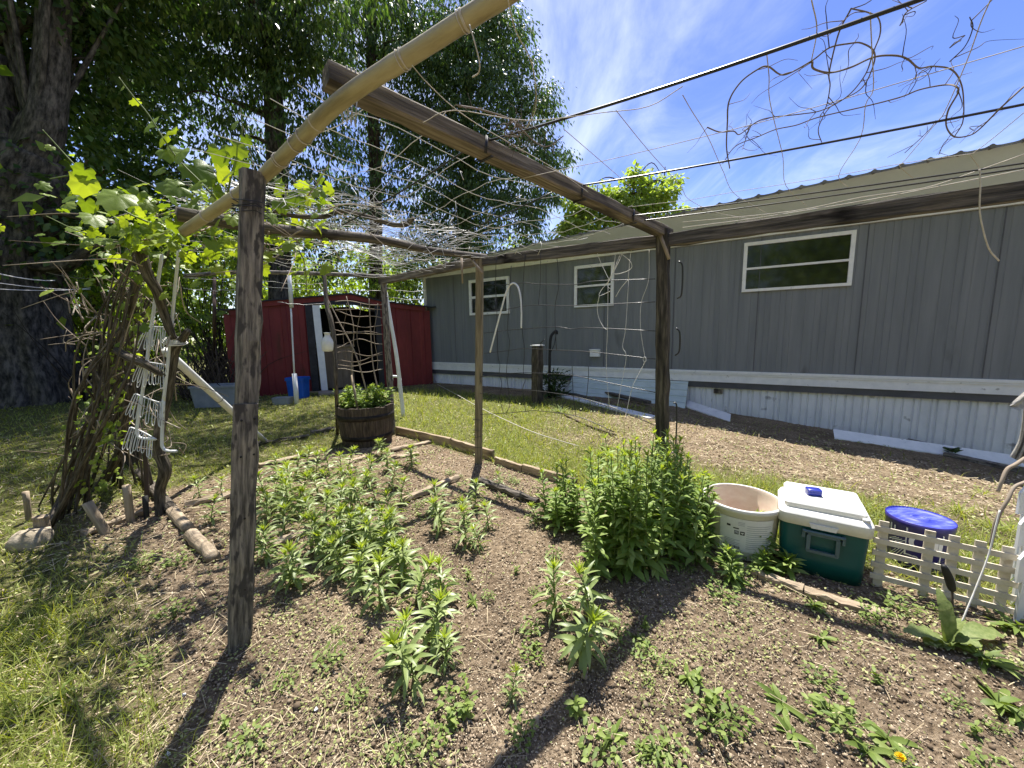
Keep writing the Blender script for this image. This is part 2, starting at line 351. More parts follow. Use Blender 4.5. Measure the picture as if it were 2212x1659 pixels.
M['drum_lid'] = mat('scuffed_blue_lid', (.035, .05, .42), (.16, .20, .58), (.06, .075, .48), sc=(14, 40, 10), rough=.5)
M['white_print'] = mat('white_print', (.70, .70, .72), (.78, .78, .78), rough=.6)
M['bluebox'] = mat('cobalt_box', (.012, .022, .22), (.02, .035, .30), rough=.35, spec=.5)
M['lattice'] = mat('cream_lattice', (.46, .41, .32), (.64, .58, .47), (.56, .50, .40), sc=(12, 12, 12), rough=.7, spots=((.34, .29, .21), 16, .64))
M['cloth'] = mat('grey_cloth', (.30, .28, .25), (.48, .46, .42), sc=(60, 60, 60), rough=1, bump=.5)
M['black'] = mat('black_rubber', (.010, .010, .011), (.03, .03, .03), rough=.6)
M['red_paint'] = mat('red_paint', (.22, .012, .014), (.30, .02, .02), rough=.5)
M['stone'] = mat('pale_stone', (.24, .20, .14), (.42, .36, .27), sc=(20, 20, 20), rough=.95, bump=.6)
M['yellow'] = mat('yellow_petals', (.75, .48, .005), (.85, .62, .02), isl=True, rough=.7, transl=.25)
# foliage
M['lf_rod'] = mat('shoot_leaf', (.17, .23, .065), (.46, .52, .25), (.30, .37, .135), isl=True, rough=.42, spec=.5, transl=.35, tcol=(1.05, 1.15, .35))
M['lf_top'] = mat('young_leaf', (.27, .36, .03), (.44, .52, .09), isl=True, rough=.5, spec=.25, transl=.45, tcol=(1.1, 1.1, .35))
M['lf_bush'] = mat('bush_leaf', (.11, .18, .03), (.36, .44, .15), (.20, .29, .065), isl=True, rough=.5, spec=.25, transl=.35, tcol=(1.1, 1.2, .35))
M['stem'] = mat('green_stem', (.10, .145, .035), (.17, .21, .07), sc=(30, 30, 8), rough=.6)
M['lf_grape'] = mat('grape_leaf', (.10, .17, .02), (.30, .38, .07), (.18, .26, .035), isl=True, rough=.42, spec=.45, transl=.50, tcol=(1.5, 1.4, .28), bump=.25, bsc=(50, 50, 50))
M['lf_tree'] = mat('tree_leaf', (.036, .075, .022), (.19, .25, .08), (.085, .14, .042), isl=True, rough=.42, spec=.35, transl=.36, tcol=(1.05, 1.3, .45))
M['lf_tree2'] = mat('broad_tree_leaf', (.042, .088, .026), (.20, .27, .09), (.095, .16, .046), isl=True, rough=.42, spec=.35, transl=.38, tcol=(1.05, 1.25, .45))
M['lf_young'] = mat('sapling_leaf', (.25, .33, .06), (.50, .56, .20), (.36, .44, .12), isl=True, rough=.45, transl=.55, tcol=(1.1, 1.2, .4))
M['lf_shrub'] = mat('undergrowth_leaf', (.11, .18, .03), (.42, .50, .10), (.23, .32, .055), isl=True, rough=.5, transl=.5, tcol=(1.2, 1.25, .3))
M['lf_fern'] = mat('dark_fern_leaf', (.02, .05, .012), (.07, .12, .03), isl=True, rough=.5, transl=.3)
M['lf_weed'] = mat('weed_leaf', (.10, .155, .03), (.28, .34, .10), (.17, .235, .05), isl=True, rough=.55, transl=.35, tcol=(1.1, 1.1, .4))
M['lf_burdock'] = mat('broad_weed_leaf', (.15, .20, .06), (.27, .31, .12), (.20, .25, .085), sc=(60, 60, 60), rough=.5, transl=.35, tcol=(1.1, 1.1, .35), bump=.3, bsc=(60, 60, 60))
M['grass'] = mat('grass_blade', (.17, .22, .04), (.44, .45, .15), (.28, .34, .075), isl=True, rough=.5, spec=.3, transl=.42, tcol=(1.15, 1.1, .3))
M['straw'] = mat('dry_straw', (.24, .19, .115), (.52, .44, .29), (.38, .31, .20), isl=True, rough=.85)
M['chips'] = mat('mulch_chip', (.085, .062, .04), (.60, .50, .36), (.27, .21, .145), isl=True, rough=.9)
M['gcover'] = mat('ground_cover_leaf', (.15, .19, .055), (.46, .47, .21), (.29, .32, .11), isl=True, rough=.55, transl=.3, tcol=(1.1, 1.1, .45))
# window glass: dark, mirror-like
g = bpy.data.materials.new('window_glass'); g.use_nodes = True; b_ = g.node_tree.nodes['Principled BSDF']
b_.inputs['Base Color'].default_value = (.008, .010, .012, 1); b_.inputs['Roughness'].default_value = .06; b_.inputs['Specular IOR Level'].default_value = .65
M['glass'] = g
# ================================================================== GROUND
LA = np.array([-.76, .65]); XA = np.array([.652, .758])       # along / across the arbour
TU = np.array([.853, -.522]); TN = np.array([-.522, -.853]); TW = np.array([3.09, 6.46])
def lawn_mask(x, y):
    """0 bare soil, 1 lawn"""
    x = np.asarray(x, float); y = np.asarray(y, float)
    xa = x*XA[0]+y*XA[1]; la = x*LA[0]+y*LA[1]
    n = (fbm(x*1.3, y*1.3, 21)-.5)*.9+(fbm(x*5, y*5, 25)-.5)*.35
    ss = lambda e0, e1, v: np.clip((v-e0)/(e1-e0), 0, 1)
    right = ss(2.47, 2.5, xa)
    back = ss(3.95, 4.1, la+.0*n)
    left = ss(.12, -.26, xa+n*.35-np.clip(-(x+1.1), 0, 3)*.02)*ss(.55, 1.05, la+n*.4)
    m = np.maximum(np.maximum(right, back), left)
    u = (x-TW[0])*TU[0]+(y-TW[1])*TU[1]; dw = (x-TW[0])*TN[0]+(y-TW[1])*TN[1]
    bare = ss(1.05, .75, dw+n*.3)*ss(-8, -5, u)
    path = ss(-2.0, .3, u+n*1.2)*ss(3.75, 3.15, dw+n*.6)
    m = m*(1-np.maximum(bare, path*.92))
    m = m*(1-ss(3.4, 4.2, u+n)*ss(3.2, 2.6, dw))
    return np.clip(m, 0, 1)
def axis(lo, a, b, hi, st, nfar):
    return np.unique(np.r_[-np.geomspace(-lo, -a, nfar) if lo < 0 else [], np.arange(a, b, st), np.geomspace(b, hi, nfar)])
gx = axis(-400, -5.5, 5.5, 400, .045, 26); gy = np.unique(np.r_[np.linspace(-60, .2, 12), np.arange(.2, 8, .045), np.geomspace(8, 600, 30)])
XX, YY = np.meshgrid(gx, gy); ZZ = gz(XX, YY)
ZZ = np.where(XX > 8, gz(8, 0)-0*XX, ZZ)
nearw = np.clip((9-YY)/2, 0, 1)*np.clip((6-np.abs(XX)), 0, 1)
ZZ = ZZ+nearw*((fbm(XX*30, YY*30, 41, 2)-.5)*.016)*(1-.5*lawn_mask(XX, YY))
nx_, ny_ = len(gx), len(gy)
idx = np.arange(nx_*ny_).reshape(ny_, nx_)
mb = MB().add(np.c_[XX.ravel(), YY.ravel(), ZZ.ravel()], np.stack([idx[:-1, :-1], idx[:-1, 1:], idx[1:, 1:], idx[1:, :-1]], -1).reshape(-1, 4))
gm = bpy.data.materials.new('ground_soil'); gm.use_nodes = True; t = gm.node_tree; n = t.nodes; l = t.links; b = n['Principled BSDF']
at = n.new('ShaderNodeAttribute'); at.attribute_name = 'gc'; al = n.new('ShaderNodeAttribute'); al.attribute_name = 'lawn'
def noise(sc, det=8, ro=.7):
    q = n.new('ShaderNodeTexNoise'); q.inputs['Scale'].default_value = sc; q.inputs['Detail'].default_value = det; q.inputs['Roughness'].default_value = ro; l.new(at.outputs['Vector'], q.inputs['Vector']); return q
def ramp(src, stops):
    r = n.new('ShaderNodeValToRGB'); e = r.color_ramp.elements
    e[0].position, e[0].color = stops[0][0], (*stops[0][1], 1); e[1].position, e[1].color = stops[-1][0], (*stops[-1][1], 1)
    for p_, c_ in stops[1:-1]: q = e.new(p_); q.color = (*c_, 1)
    l.new(src, r.inputs[0]); return r.outputs[0]
soil = ramp(noise(42).outputs[0], [(.33, (.10, .074, .050)), (.5, (.265, .205, .142)), (.68, (.47, .385, .28))])
big = ramp(noise(1.7, 4).outputs[0], [(.38, (.70, .66, .62)), (.62, (1.12, 1.08, 1.02))])
mm = n.new('ShaderNodeMixRGB'); mm.blend_type = 'MULTIPLY'; mm.inputs[0].default_value = 1; l.new(soil, mm.inputs[1]); l.new(big, mm.inputs[2])
clay = n.new('ShaderNodeMapRange'); clay.inputs[1].default_value = .64; clay.inputs[2].default_value = .72; clay.inputs[4].default_value = .55; l.new(noise(2.6, 5).outputs[0], clay.inputs[0])
m3 = n.new('ShaderNodeMixRGB'); l.new(clay.outputs[0], m3.inputs[0]); l.new(mm.outputs[0], m3.inputs[1]); m3.inputs[2].default_value = (.27, .145, .09, 1)
turf = ramp(noise(26).outputs[0], [(.33, (.045, .045, .018)), (.5, (.13, .13, .048)), (.68, (.26, .24, .11))])
m2 = n.new('ShaderNodeMixRGB'); l.new(al.outputs['Fac'], m2.inputs[0]); l.new(m3.outputs[0], m2.inputs[1]); l.new(turf, m2.inputs[2])
l.new(m2.outputs[0], b.inputs['Base Color']); b.inputs['Roughness'].default_value = .97; b.inputs['Specular IOR Level'].default_value = .1
bp = n.new('ShaderNodeBump'); bp.inputs['Strength'].default_value = 1.0; bp.inputs['Distance'].default_value = .035; l.new(noise(48, 9, .72).outputs[0], bp.inputs['Height']); l.new(bp.outputs[0], b.inputs['Normal'])
go = solo('ground', mb, gm, None, None, loc=(0, 0, 0), kind='structure')
la_ = go.data.attributes.new('lawn', 'FLOAT', 'POINT'); la_.data.foreach_set('value', lawn_mask(XX, YY).ravel().astype(np.float32))

# ================================================================== MOBILE HOME
Z0, Z1 = .54, 2.615                                   # bottom and top of the grey wall
UL, UR = -6.12, 6.0
def tw(u, d, z): return np.array([TW[0]+u*TU[0]+d*TN[0], TW[1]+u*TU[1]+d*TN[1], z])
def tpx(px, py, off=0.0):
    p = PLp(px, py, tw(0, off, 0), (*TN, 0)); return float((p[:2]-TW)@TU), float(p[2])
TAX = np.array([[TU[0], TU[1], 0], [TN[0], TN[1], 0], [0, 0, 1.0]])
home = thing('mobile_home', 'long single storey mobile home clad in ribbed dark grey siding with white skirting', 'house', tw(0, 0, -.3))
def rib_panel(mb, u0, u1, z0, z1, off=0.0, pitch=.1, depth=.008, gro=.016, pattern=(1.0,), zb=None):
    """vertical ribbed sheet: flat pans with narrow grooves, along the wall"""
    us = []; ds = []; u = u0; k = 0
    while u < u1-.02:
        w_ = pitch*pattern[k % len(pattern)]; k += 1
        w_ = min(w_, u1-u)
        us += [u, u+gro*.35, u+gro*.65, u+gro]; ds += [0, -depth, -depth, 0]
        u += w_
    us.append(u1); ds.append(0)
    lo = [tw(a, off+d, z0 if zb is None else zb(a)) for a, d in zip(us, ds)]; hi = [tw(a, off+d, z1) for a, d in zip(us, ds)]
    m = len(us); V = np.array(lo+hi); F = np.array([[i, i+1, m+i+1, m+i] for i in range(m-1)])
    mb.add(V, F)
wall = MB(); rib_panel(wall, UL+.03, UR, Z0, Z1-.0, 0, .118, .0042, .018, (1, .62, .62, 1, .62, .62, 1.35))
wall.add([tw(UL+.03, -.01, Z0), tw(UL+.03, -4, Z0), tw(UL+.03, -4, Z1), tw(UL+.03, -.01, Z1)], np.array([[0, 1, 2, 3]]))
wall.add([tw(UL+.03, -4, Z0), tw(UR, -4, Z0), tw(UR, -4, Z1), tw(UL+.03, -4, Z1)], np.array([[0, 1, 2, 3]]))
wall.add([tw(UR, -.01, Z0), tw(UR, -4, Z0), tw(UR, -4, Z1), tw(UR, -.01, Z1)], np.array([[0, 1, 2, 3]]))
wo_ = part('wall', wall, M['siding'], home, smooth=False)
for su in (-5.2, -3.98, -2.76, -1.54, -.32, .9, 2.12, 3.34, 4.56):
    part('panel_seam', MB().box(tw(su, .003, (Z0+Z1)/2), (.010, .006, Z1-Z0-.02), TAX), M['band_grey'], home, smooth=False)
tr = MB(); tr.box(tw(UL, .012, (Z0+Z1)/2), (.07, .05, Z1-Z0), TAX)
part('corner_trim', tr, M['trim_white'], home, smooth=False)
tr = MB(); tr.box(tw((UL+UR)/2, .016, Z1+.045), (UR-UL+.06, .05, .09), TAX)
part('eave_trim', tr, M['trim_white'], home, smooth=False)
OH_ = .62
ztop = lambda u: ZT0+.046*u-.06*max(0, -u-4.5)
_p = PLp(1475, 460, tw(0, OH_, 0), (*TN, 0)); ZT0 = float(_p[2]-.046*((_p[:2]-TW)@TU))-.01
fa = MB(); us = np.linspace(UL-.05, UR, 30); q = []
OH = .62
for u in us: q += [tw(u, .045, Z1+.09), tw(u, OH, ztop(u))]
fa.add(np.array(q), np.array([[2*i, 2*i+2, 2*i+3, 2*i+1] for i in range(29)]))
fa.add([tw(us[0], .045, Z1+.09), tw(us[0], OH, ztop(us[0])), tw(us[0], -4, ztop(us[0])), tw(us[0], -4, Z1)], np.array([[0, 1, 2, 3]]))
part('fascia', fa, M['fascia'], home, smooth=False)
rf = MB(); us = np.arange(UL-.12, UR+.01, .235)
up_, lo_ = [], []
cu = np.linspace(UL-.12, UR, 400)
hh = .02*(np.abs(np.cos((cu-us[0])/.235*np.pi))**10)
A = [tw(u, OH+.045, ztop(u)+.012+h*1.0) for u, h in zip(cu, hh)]; B = [tw(u, -4.1, ztop(u)+.5+h) for u, h in zip(cu, hh)]; A2 = [tw(u, OH+.045, ztop(u)-.012) for u in cu]
m_ = len(cu); rf.add(np.array(A+B+A2), [np.array([[i, i+1, m_+i+1, m_+i] for i in range(m_-1)]), np.array([[2*m_+i, 2*m_+i+1, i+1, i] for i in range(m_-1)])])
for u in us: rf.tube([tw(u, OH+.055, ztop(u)+.012), tw(u, -.6, ztop(u)+.10)], .024, 8)
rfo = part('roof', rf, M['roofing'], home, smooth=False)
# skirting
sk = MB(); rib_panel(sk, UL+.1, UR, 0, Z0-.29, -.05, .105, .020, .030, (1, .55, 1, .8, 1, .6), zb=lambda u: float(gz(*tw(u, -.05, 0)[:2]))-.03)
part('skirting', sk, M['siding_white'], home, smooth=False)
bd = MB(); bd.box(tw((UL+UR)/2, -.012, Z0-.095), (UR-UL, .05, .19), TAX)
bd.box(tw((UL+UR)/2, .004, Z0-.02), (UR-UL, .052, .035), TAX); bd.box(tw((UL+UR)/2, .001, Z0-.06), (UR-UL, .05, .012), TAX)
part('white_band', bd, M['trim_white'], home, smooth=False)
bd = MB(); bd.box(tw((UL+UR)/2, -.03, Z0-.24), (UR-UL, .04, .10), TAX)
part('lower_band', bd, M['band_grey'], home, smooth=False)
def window(c0, c1, rail, light=(.05, .035), side_split=None):
    u0, z1 = tpx(*c0); u1, z0 = tpx(*c1)
    w = u1-u0; fr = MB(); f = light[0]
    for (a, b_, zz0, zz1) in ((u0, u1, z1-f, z1), (u0, u1, z0, z0+f*.8), (u0, u0+f, z0+f*.8, z1-f), (u1-f, u1, z0+f*.8, z1-f)):
        fr.box(tw((a+b_)/2, .018, (zz0+zz1)/2), (b_-a, .04, zz1-zz0), TAX)
    fo = part('window', fr, M['trim_white'], home, smooth=False)
    pn = MB(); pn.add([tw(u0+f, .006, z0+f*.8), tw(u1-f, .006, z0+f*.8), tw(u1-f, .006, z1-f), tw(u0+f, .006, z1-f)], np.array([[0, 1, 2, 3]]))
    part('pane', pn, M['glass'], fo, smooth=False)
    zr = z0+(z1-z0)*rail; rl = MB().box(tw((u0+u1)/2, .022, zr), (w-2*f, .03, light[1]), TAX)
    if side_split: part('rail', MB().box(tw(u0+w*side_split, .02, (z0+z1)/2), (.03, .025, z1-z0-2*f), TAX), M['trim_white'], fo, smooth=False)
    part('rail', rl, M['trim_white'], fo, smooth=False)
window((1014, 606), (1102, 677), .5, (.065, .05), .2)
window((1242, 576), (1326, 660), .5, (.055, .035))
window((1608, 526), (1838, 617), .47, (.05, .03))
vb = MB(); u0, z1 = tpx(1277, 754); u1, z0 = tpx(1297, 770); vb.box(tw((u0+u1)/2, .035, (z0+z1)/2), (u1-u0, .07, z1-z0), TAX)
vb.box(tw((u0+u1)/2, .075, z1-.012), (u1-u0+.02, .02, .02), TAX)
part('outlet_box', vb, M['trim_white'], home, smooth=False)
vb = MB(); u0, z1 = tpx(1541.5, 840.5); u1, z0 = tpx(1561, 851); vb.box(tw((u0+u1)/2, -.04, (z0+z1)/2), (u1-u0, .03, z1-z0), TAX)
part('vent', vb, M['beam_brown'], home, smooth=False)

def plank(name, p0, p1, w, h, m, label, cat='plank', up=(0, 0, 1), group=None, **k):
    b_ = MB().beam(p0, p1, w, h, up, **k); return solo(name, b_, m, label, cat, loc=tuple((np.array(p0)+np.array(p1))/2), group=group, smooth=False)
# loose pieces along the foot of the wall
p0 = G(1798, 946); p1 = G(2196, 1000)
tb = MB()
for a, b_ in ((0, 1),):
    q0, q1 = onground(G(1798, 944), .05), onground(G(2200, 1004), .05)
    tb.add([q0+[0, 0, .06], q1+[0, 0, .06], q1+np.r_[TN*.13, -.03], q0+np.r_[TN*.13, -.03], q0+np.r_[TN*.13, -.05], q1+np.r_[TN*.13, -.05]], np.array([[0, 1, 2, 3], [3, 2, 5, 4]]))
solo('metal_trim', tb, M['trim_white'], 'long white metal trim strip lying on the ground against the right end of the skirting', 'metal strip', smooth=False)
tb = MB(); q0, q1 = onground(G(1485, 878), .06), onground(G(1578, 907), .04)
tb.add([q0+[0, 0, .05], q1+[0, 0, .05], q1+np.r_[TN*.22, -.02], q0+np.r_[TN*.22, -.02], q0+np.r_[TN*.22, -.04], q1+np.r_[TN*.22, -.04]], np.array([[0, 1, 2, 3], [3, 2, 5, 4]]))
solo('metal_trim', tb, M['trim_white'], 'short white metal sheet lying by the skirting to the right of the thick pergola post', 'metal strip', smooth=False)
# leaning ribbed panel
uA, _ = tpx(1237, 812); uB, _ = tpx(1487, 830)
pm = MB(); nv = 26
prof = []
for i in range(nv+1):
    t_ = i/nv; d_ = .015+.30*(1-t_); z_ = .02+(Z0-.2-.02)*t_ ; prof.append((d_+.012*(1 if (i % 6) == 0 else 0), z_))
VV = []
for d_, z_ in prof:
    for u in (uA, uB): 
        g0 = float(gz(*tw(u, .2, 0)[:2])); VV.append(tw(u, d_, g0+(z_-.02)/(Z0-.22)*(Z0-.2-g0)))
pm.add(np.array(VV), np.array([[2*i, 2*i+1, 2*i+3, 2*i+2] for i in range(nv)]))
solo('siding_panel', pm, mat('mint_panel', (.44, .52, .52), (.56, .63, .62), sc=(3, 3, 8), rough=.5), 'pale ribbed siding panel leaning on the skirting below the middle window', 'panel', smooth=False)
for i, (a, b_, w_, h_, m_, lab) in enumerate([((1210, 855), (1412, 905), .20, .03, 'siding_white', 'pale flat board lying on the soil under the leaning siding panel'),
        ((1310, 857), (1402, 879), .10, .05, 'beam_dark', 'dark old plank resting on the pale board by the leaning siding panel'),
        ((1958, 962), (2060, 985), .09, .04, 'beam_dark', 'dark weathered plank lying on the white metal trim strip'),
        ((2040, 985), (2200, 1020), .08, .05, 'post_grey', 'grey rotten plank on the ground in front of the white metal trim strip'),
        ((1222, 850), (1290, 868), .12, .04, 'beam_dark', 'short dark plank on the soil beside the green fern clump'),
        ((995, 822), (1075, 834), .10, .06, 'beam_dark', 'dark plank at the foot of the skirting near the shed')]):
    plank('plank', onground(G(*a), h_/2+(.05 if i in (1, 2) else 0)), onground(G(*b_), h_/2+(.05 if i in (1, 2) else 0)), w_, h_, M[m_], lab)
# ================================================================== SHED
sL = G(503, 860); sR = G(935, 829); sd_ = (sR-sL); sd_[2] = 0; SLn = np.linalg.norm(sd_); sx = sd_/SLn; sn = np.array([sx[1], -sx[0], 0]); sb = -sn
SAX = np.array([sx, sn, [0, 0, 1.0]])
def sw(u, d, z): return np.array([sL[0], sL[1], 0])+sx*u+sn*d+np.array([0, 0, z])
def spx(px, py):
    p = PLp(px, py, sL, sn); return float(np.dot(p-sL, sx)), float(p[2])
shed = thing('garden_shed', 'barn red metal garden shed with a low gable and an open dark doorway', 'shed', sw(SLn/2, 0, 0))
roofpts = [spx(503, 668), spx(569, 648.5), spx(756, 633.5), spx(826, 650), spx(935, 663)]
d0, dz1 = spx(668, 650); d1, _ = spx(812, 655); dtop = min(spx(672, 655)[1], 1.93)
front = MB()
def zr(u):
    P = roofpts; return float(np.interp(u, [p[0] for p in P], [p[1] for p in P]))
def shedpanel(mb, u0, u1, z0):
    us = np.arange(u0, u1, .02); us = np.r_[us, u1]
    dd = [.012 if (int((u-u0)/.11) % 3 == 0) else 0 for u in us]
    m_ = len(us); V = [sw(u, d, z0) for u, d in zip(us, dd)]+[sw(u, d, zr(u)-.1) for u, d in zip(us, dd)]
    mb.add(np.array(V), np.array([[i, i+1, m_+i+1, m_+i] for i in range(m_-1)]))
shedpanel(front, 0, d0, 0); shedpanel(front, d1, SLn, 0); 
# gable above the doorway
us = np.linspace(d0, d1, 12); front.add(np.array([sw(u, 0, dtop) for u in us]+[sw(u, 0, zr(u)-.1) for u in us]), np.array([[i, i+1, 13+i-0, 12+i] for i in range(11)]))
DEP = 2.6
for u, a in ((0, 0), (SLn, 1)):
    front.add([sw(u, 0, 0), sw(u, -DEP, 0), sw(u, -DEP, zr(u)-.1), sw(u, 0, zr(u)-.1)], np.array([[0, 1, 2, 3]]))
us = np.linspace(0, SLn, 20); front.add(np.array([sw(u, -DEP, 0) for u in us]+[sw(u, -DEP, zr(u)-.1) for u in us]), np.array([[i, i+1, 21+i, 20+i] for i in range(19)]))
part('wall', front, M['shed_red'], shed, smooth=False)
rf = MB(); us = np.linspace(-.12, SLn+.14, 40)
zz = [np.interp(u, [p[0] for p in roofpts], [p[1] for p in roofpts])+.012*math.sin(u*31)*(u > SLn*.72) for u in us]
V = np.array([sw(u, .10, z) for u, z in zip(us, zz)]+[sw(u, -DEP-.1, z) for u, z in zip(us, zz)]+[sw(u, .10, z-.03) for u, z in zip(us, zz)])
rf.add(V, [np.array([[i, i+1, 41+i, 40+i] for i in range(39)]), np.array([[80+i, 81+i, 1+i, i] for i in range(39)])])
part('roof', rf, M['shed_trim'], shed, smooth=False)
fs = MB(); us = np.linspace(.1, SLn*.97, 40); zz = [zr(u) for u in us]
fs.add(np.array([sw(u, .06, z-.03) for u, z in zip(us, zz)]+[sw(u, .055, z-.13) for u, z in zip(us, zz)]), np.array([[i, i+1, 41+i, 40+i] for i in range(39)]))
part('fascia', fs, M['shed_red'], shed, smooth=False)
fr = MB(); fr.box(sw(d0-.02, .03, dtop/2), (.14, .03, dtop), SAX); fr.box(sw(d1+.02, .03, dtop/2), (.12, .03, dtop), SAX); fr.box(sw((d0+d1)/2, .032, dtop+.03), (d1-d0+.2, .03, .09), SAX)
part('door_frame', fr, M['shed_trim'], shed, smooth=False)
wd, _ = spx(674, 660); wd2, _ = spx(690, 660); we, _ = spx(694, 836); we2, _ = spx(708, 836)
dr = MB(); dr.prism([sw(we, .04, .03), sw(we2, .04, .03), sw(wd2, .04, dtop-.03), sw(wd, .04, dtop-.03)], sn*-.03)
part('door', dr, M['trim_white'], shed, label='pale door edge slid half open', smooth=False)
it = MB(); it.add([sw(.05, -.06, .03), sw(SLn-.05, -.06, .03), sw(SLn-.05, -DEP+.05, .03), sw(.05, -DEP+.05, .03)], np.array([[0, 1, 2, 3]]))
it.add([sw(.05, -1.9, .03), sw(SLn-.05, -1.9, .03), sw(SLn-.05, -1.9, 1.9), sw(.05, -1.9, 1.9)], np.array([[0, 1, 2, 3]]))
part('floor', it, M['interior'], shed, smooth=False)  # near-black floor and upright backing sheet paint in the darkness inside the shed
cb = MB(); cb.box(sw((d0+d1)/2-.25, -.55, .50), (.75, .5, .94), SAX); cb.box(sw((d0+d1)/2-.25, -.55, 1.0), (.85, .56, .05), SAX); cb.box(sw((d0+d1)/2-.25, -.285, .5), (.02, .02, .9), SAX)
solo('cabinet', cb, M['plywood'], 'brown wooden cabinet standing just inside the open shed doorway', 'cabinet', smooth=False)
pl = MB(); pl.box(onground(G(738, 848), .02), (.9, .35, .04), SAX)
solo('stone_slab', pl, M['stone'], 'flat grey slab on the ground in front of the shed doorway', 'slab', smooth=False)
pl = MB(); pl.box(onground(G(684, 848), .015), (.5, .12, .03), np.array([sx*.95+sn*.3, sn*.95-sx*.3, [0, 0, 1.]]))
solo('plank', pl, M['board'], 'short pale board on the grass beside the blue bin', 'plank', smooth=False)
# ================================================================== ARBOUR (pergola)
A0 = onground(G(513, 1385)); AT = Yp(546, 372, A0[1]+.03)
B0 = onground(G(1430, 1103)); BT = np.array([.945, 2.415, 1.80])
C0 = onground(G(1033, 1000)); CT = Yp(1036, 553, C0[1])
DT = Zp(828, 598, 1.9); D0 = onground((DT[0], DT[1]))
perg = thing('garden_arbour', 'weathered timber pergola of square posts and long beams over the planting bed', 'pergola', (0, 2.2, 0))
lup = (LA[0], LA[1], 0)
NL = np.array([.72, -.69, 0])
p = part('post', MB().beam(A0-[0, 0, .1], AT, .070, .062, up=tuple(NL), nseg=26, jit=.0022, bev=.16), M['post_grey'], perg, label='grey flaking post nearest the camera', smooth=False)
sp0 = A0+(AT-A0)*.0; sp1 = A0+(AT-A0)*.545
part('splice_board', MB().beam(sp0+NL*.041+np.array([-.006, -.004, -.05]), sp1+NL*.041+np.array([-.006, -.004, 0]), .074, .018, up=tuple(NL), nseg=14, jit=.0016), M['post_grey'], perg, smooth=False)
for f_, s_ in ((.94, -.02), (.94, .02), (.80, -.018), (.80, .022), (.55, 0), (.25, .01)):
    c_ = sp0+(sp1-sp0)*f_+NL*.0495+np.array([.69, .72, 0])*s_; part('nail', MB().tube([c_, c_+NL*.003], .004, 8), M['ink'] if f_ > .7 else M['hoop'], perg)
part('post', MB().beam(B0-[0, 0, .1], BT+[0, 0, .02], .072, .072, up=lup, nseg=22, jit=.002, bev=.15), M['post_black'], perg, label='blackened post rising out of the tall bushy plants', smooth=False)
part('post', MB().beam(C0-[0, 0, .1], CT, .060, .060, up=(.3, 1, 0), nseg=22, jit=.0015, bev=.14), M['post_tan'], perg, label='tan post by the edging boards', smooth=False)
part('post', MB().beam(D0-[0, 0, .1], DT, .065, .075, up=lup, nseg=20, jit=.0025, bev=.3), M['post_grey'], perg, label='thin grey post behind the half barrel', smooth=False)
R0 = Zp(2212, 406, 1.745); R0 = R0+(R0-BT)*.35
BB = BT+np.array([.0, 0, -.045])
bb = (CT+[0, 0, -.045])
part('long_beam', MB().beam(DT+[-.05, .02, -.05], bb+[-.03, .015, 0], .04, .078, nseg=16, jit=.002), M['beam_brown'], perg, smooth=False)
part('long_beam', MB().beam(bb+[.02, 0, .0], BB+[.0, 0, 0], .04, .076, nseg=16, jit=.002), M['beam_dark'], perg, smooth=False)
part('long_beam', MB().beam(BB+[.03, -.02, 0], R0, .04, .076, nseg=18, jit=.002), M['beam_dark'], perg, smooth=False)
XE = Zp(703, 163, 1.935)
part('cross_beam', MB().beam(BT+np.array([.05, .05, .005]), XE, .068, .06, nseg=26, jit=.0018, bev=.10), M['beam_brown'], perg, label='brown squared beam running from the blackened post to above the camera', smooth=False)
CE = Zp(382, 462, 1.80)
pts = spline([CT+[.05, .05, .0], CT*.75+CE*.25+[0, 0, -.01], CT*.5+CE*.5+[0, 0, .015], CT*.22+CE*.78+[0, 0, -.01], CE], 6)
part('cross_beam', MB().tube(pts, np.linspace(.026, .034, len(pts)), 12, ridge=.05), M['beam_dark'], perg, label='round dark log beam further back')
DE = Zp(520, 588, 1.92)
pts = spline([DT+[.03, 0, .0], DT*.6+DE*.4+[0, 0, .01], DE, Zp(400, 596, 1.9)], 6)
part('cross_beam', MB().tube(pts, .022, 8, ridge=.06), M['post_grey'], perg, label='thin pole at the far end')
# nails and metal straps on the posts
# bamboo pole lying across the beam and the near post
bm = [Zp(1180, -70, 2.0), Zp(742, 213, 1.862), AT+[-.012, .045, -.01], Yp(398, 500, 1.75)]
bpts = spline([bm[0], (bm[0]+bm[1])/2, bm[1], (bm[1]+bm[2])/2, bm[2], (bm[2]+bm[3])/2, bm[3]], 10)
rad = np.linspace(.0228, .0215, len(bpts)); nodes = np.linspace(4, len(bpts)-3, 6).astype(int); rad[nodes] *= 1.06
pole = thing('bamboo_pole', 'long yellow bamboo pole tied across the beam end and the near post', 'pole', tuple(bm[1]))
part('cane', MB().tube(bpts, rad, 20), M['bamboo'], pole)
def rings(mb, c, d, R, n, r=.0016, pitch=.005, tilt=.15):
    d = np.array(d)/np.linalg.norm(d); u = np.cross(d, [0, 0, 1.0]); u /= np.linalg.norm(u); w = np.cross(d, u)
    a = np.linspace(0, 2*np.pi*n, 14*n); pts = np.array(c)+np.outer((a/(2*np.pi)-n/2)*pitch+tilt*R*np.sin(a*.5), d)+R*(np.outer(np.cos(a), u)+np.outer(np.sin(a), w))+rng.normal(0, r*.3, (len(a), 3))
    mb.tube(pts, r, 5)
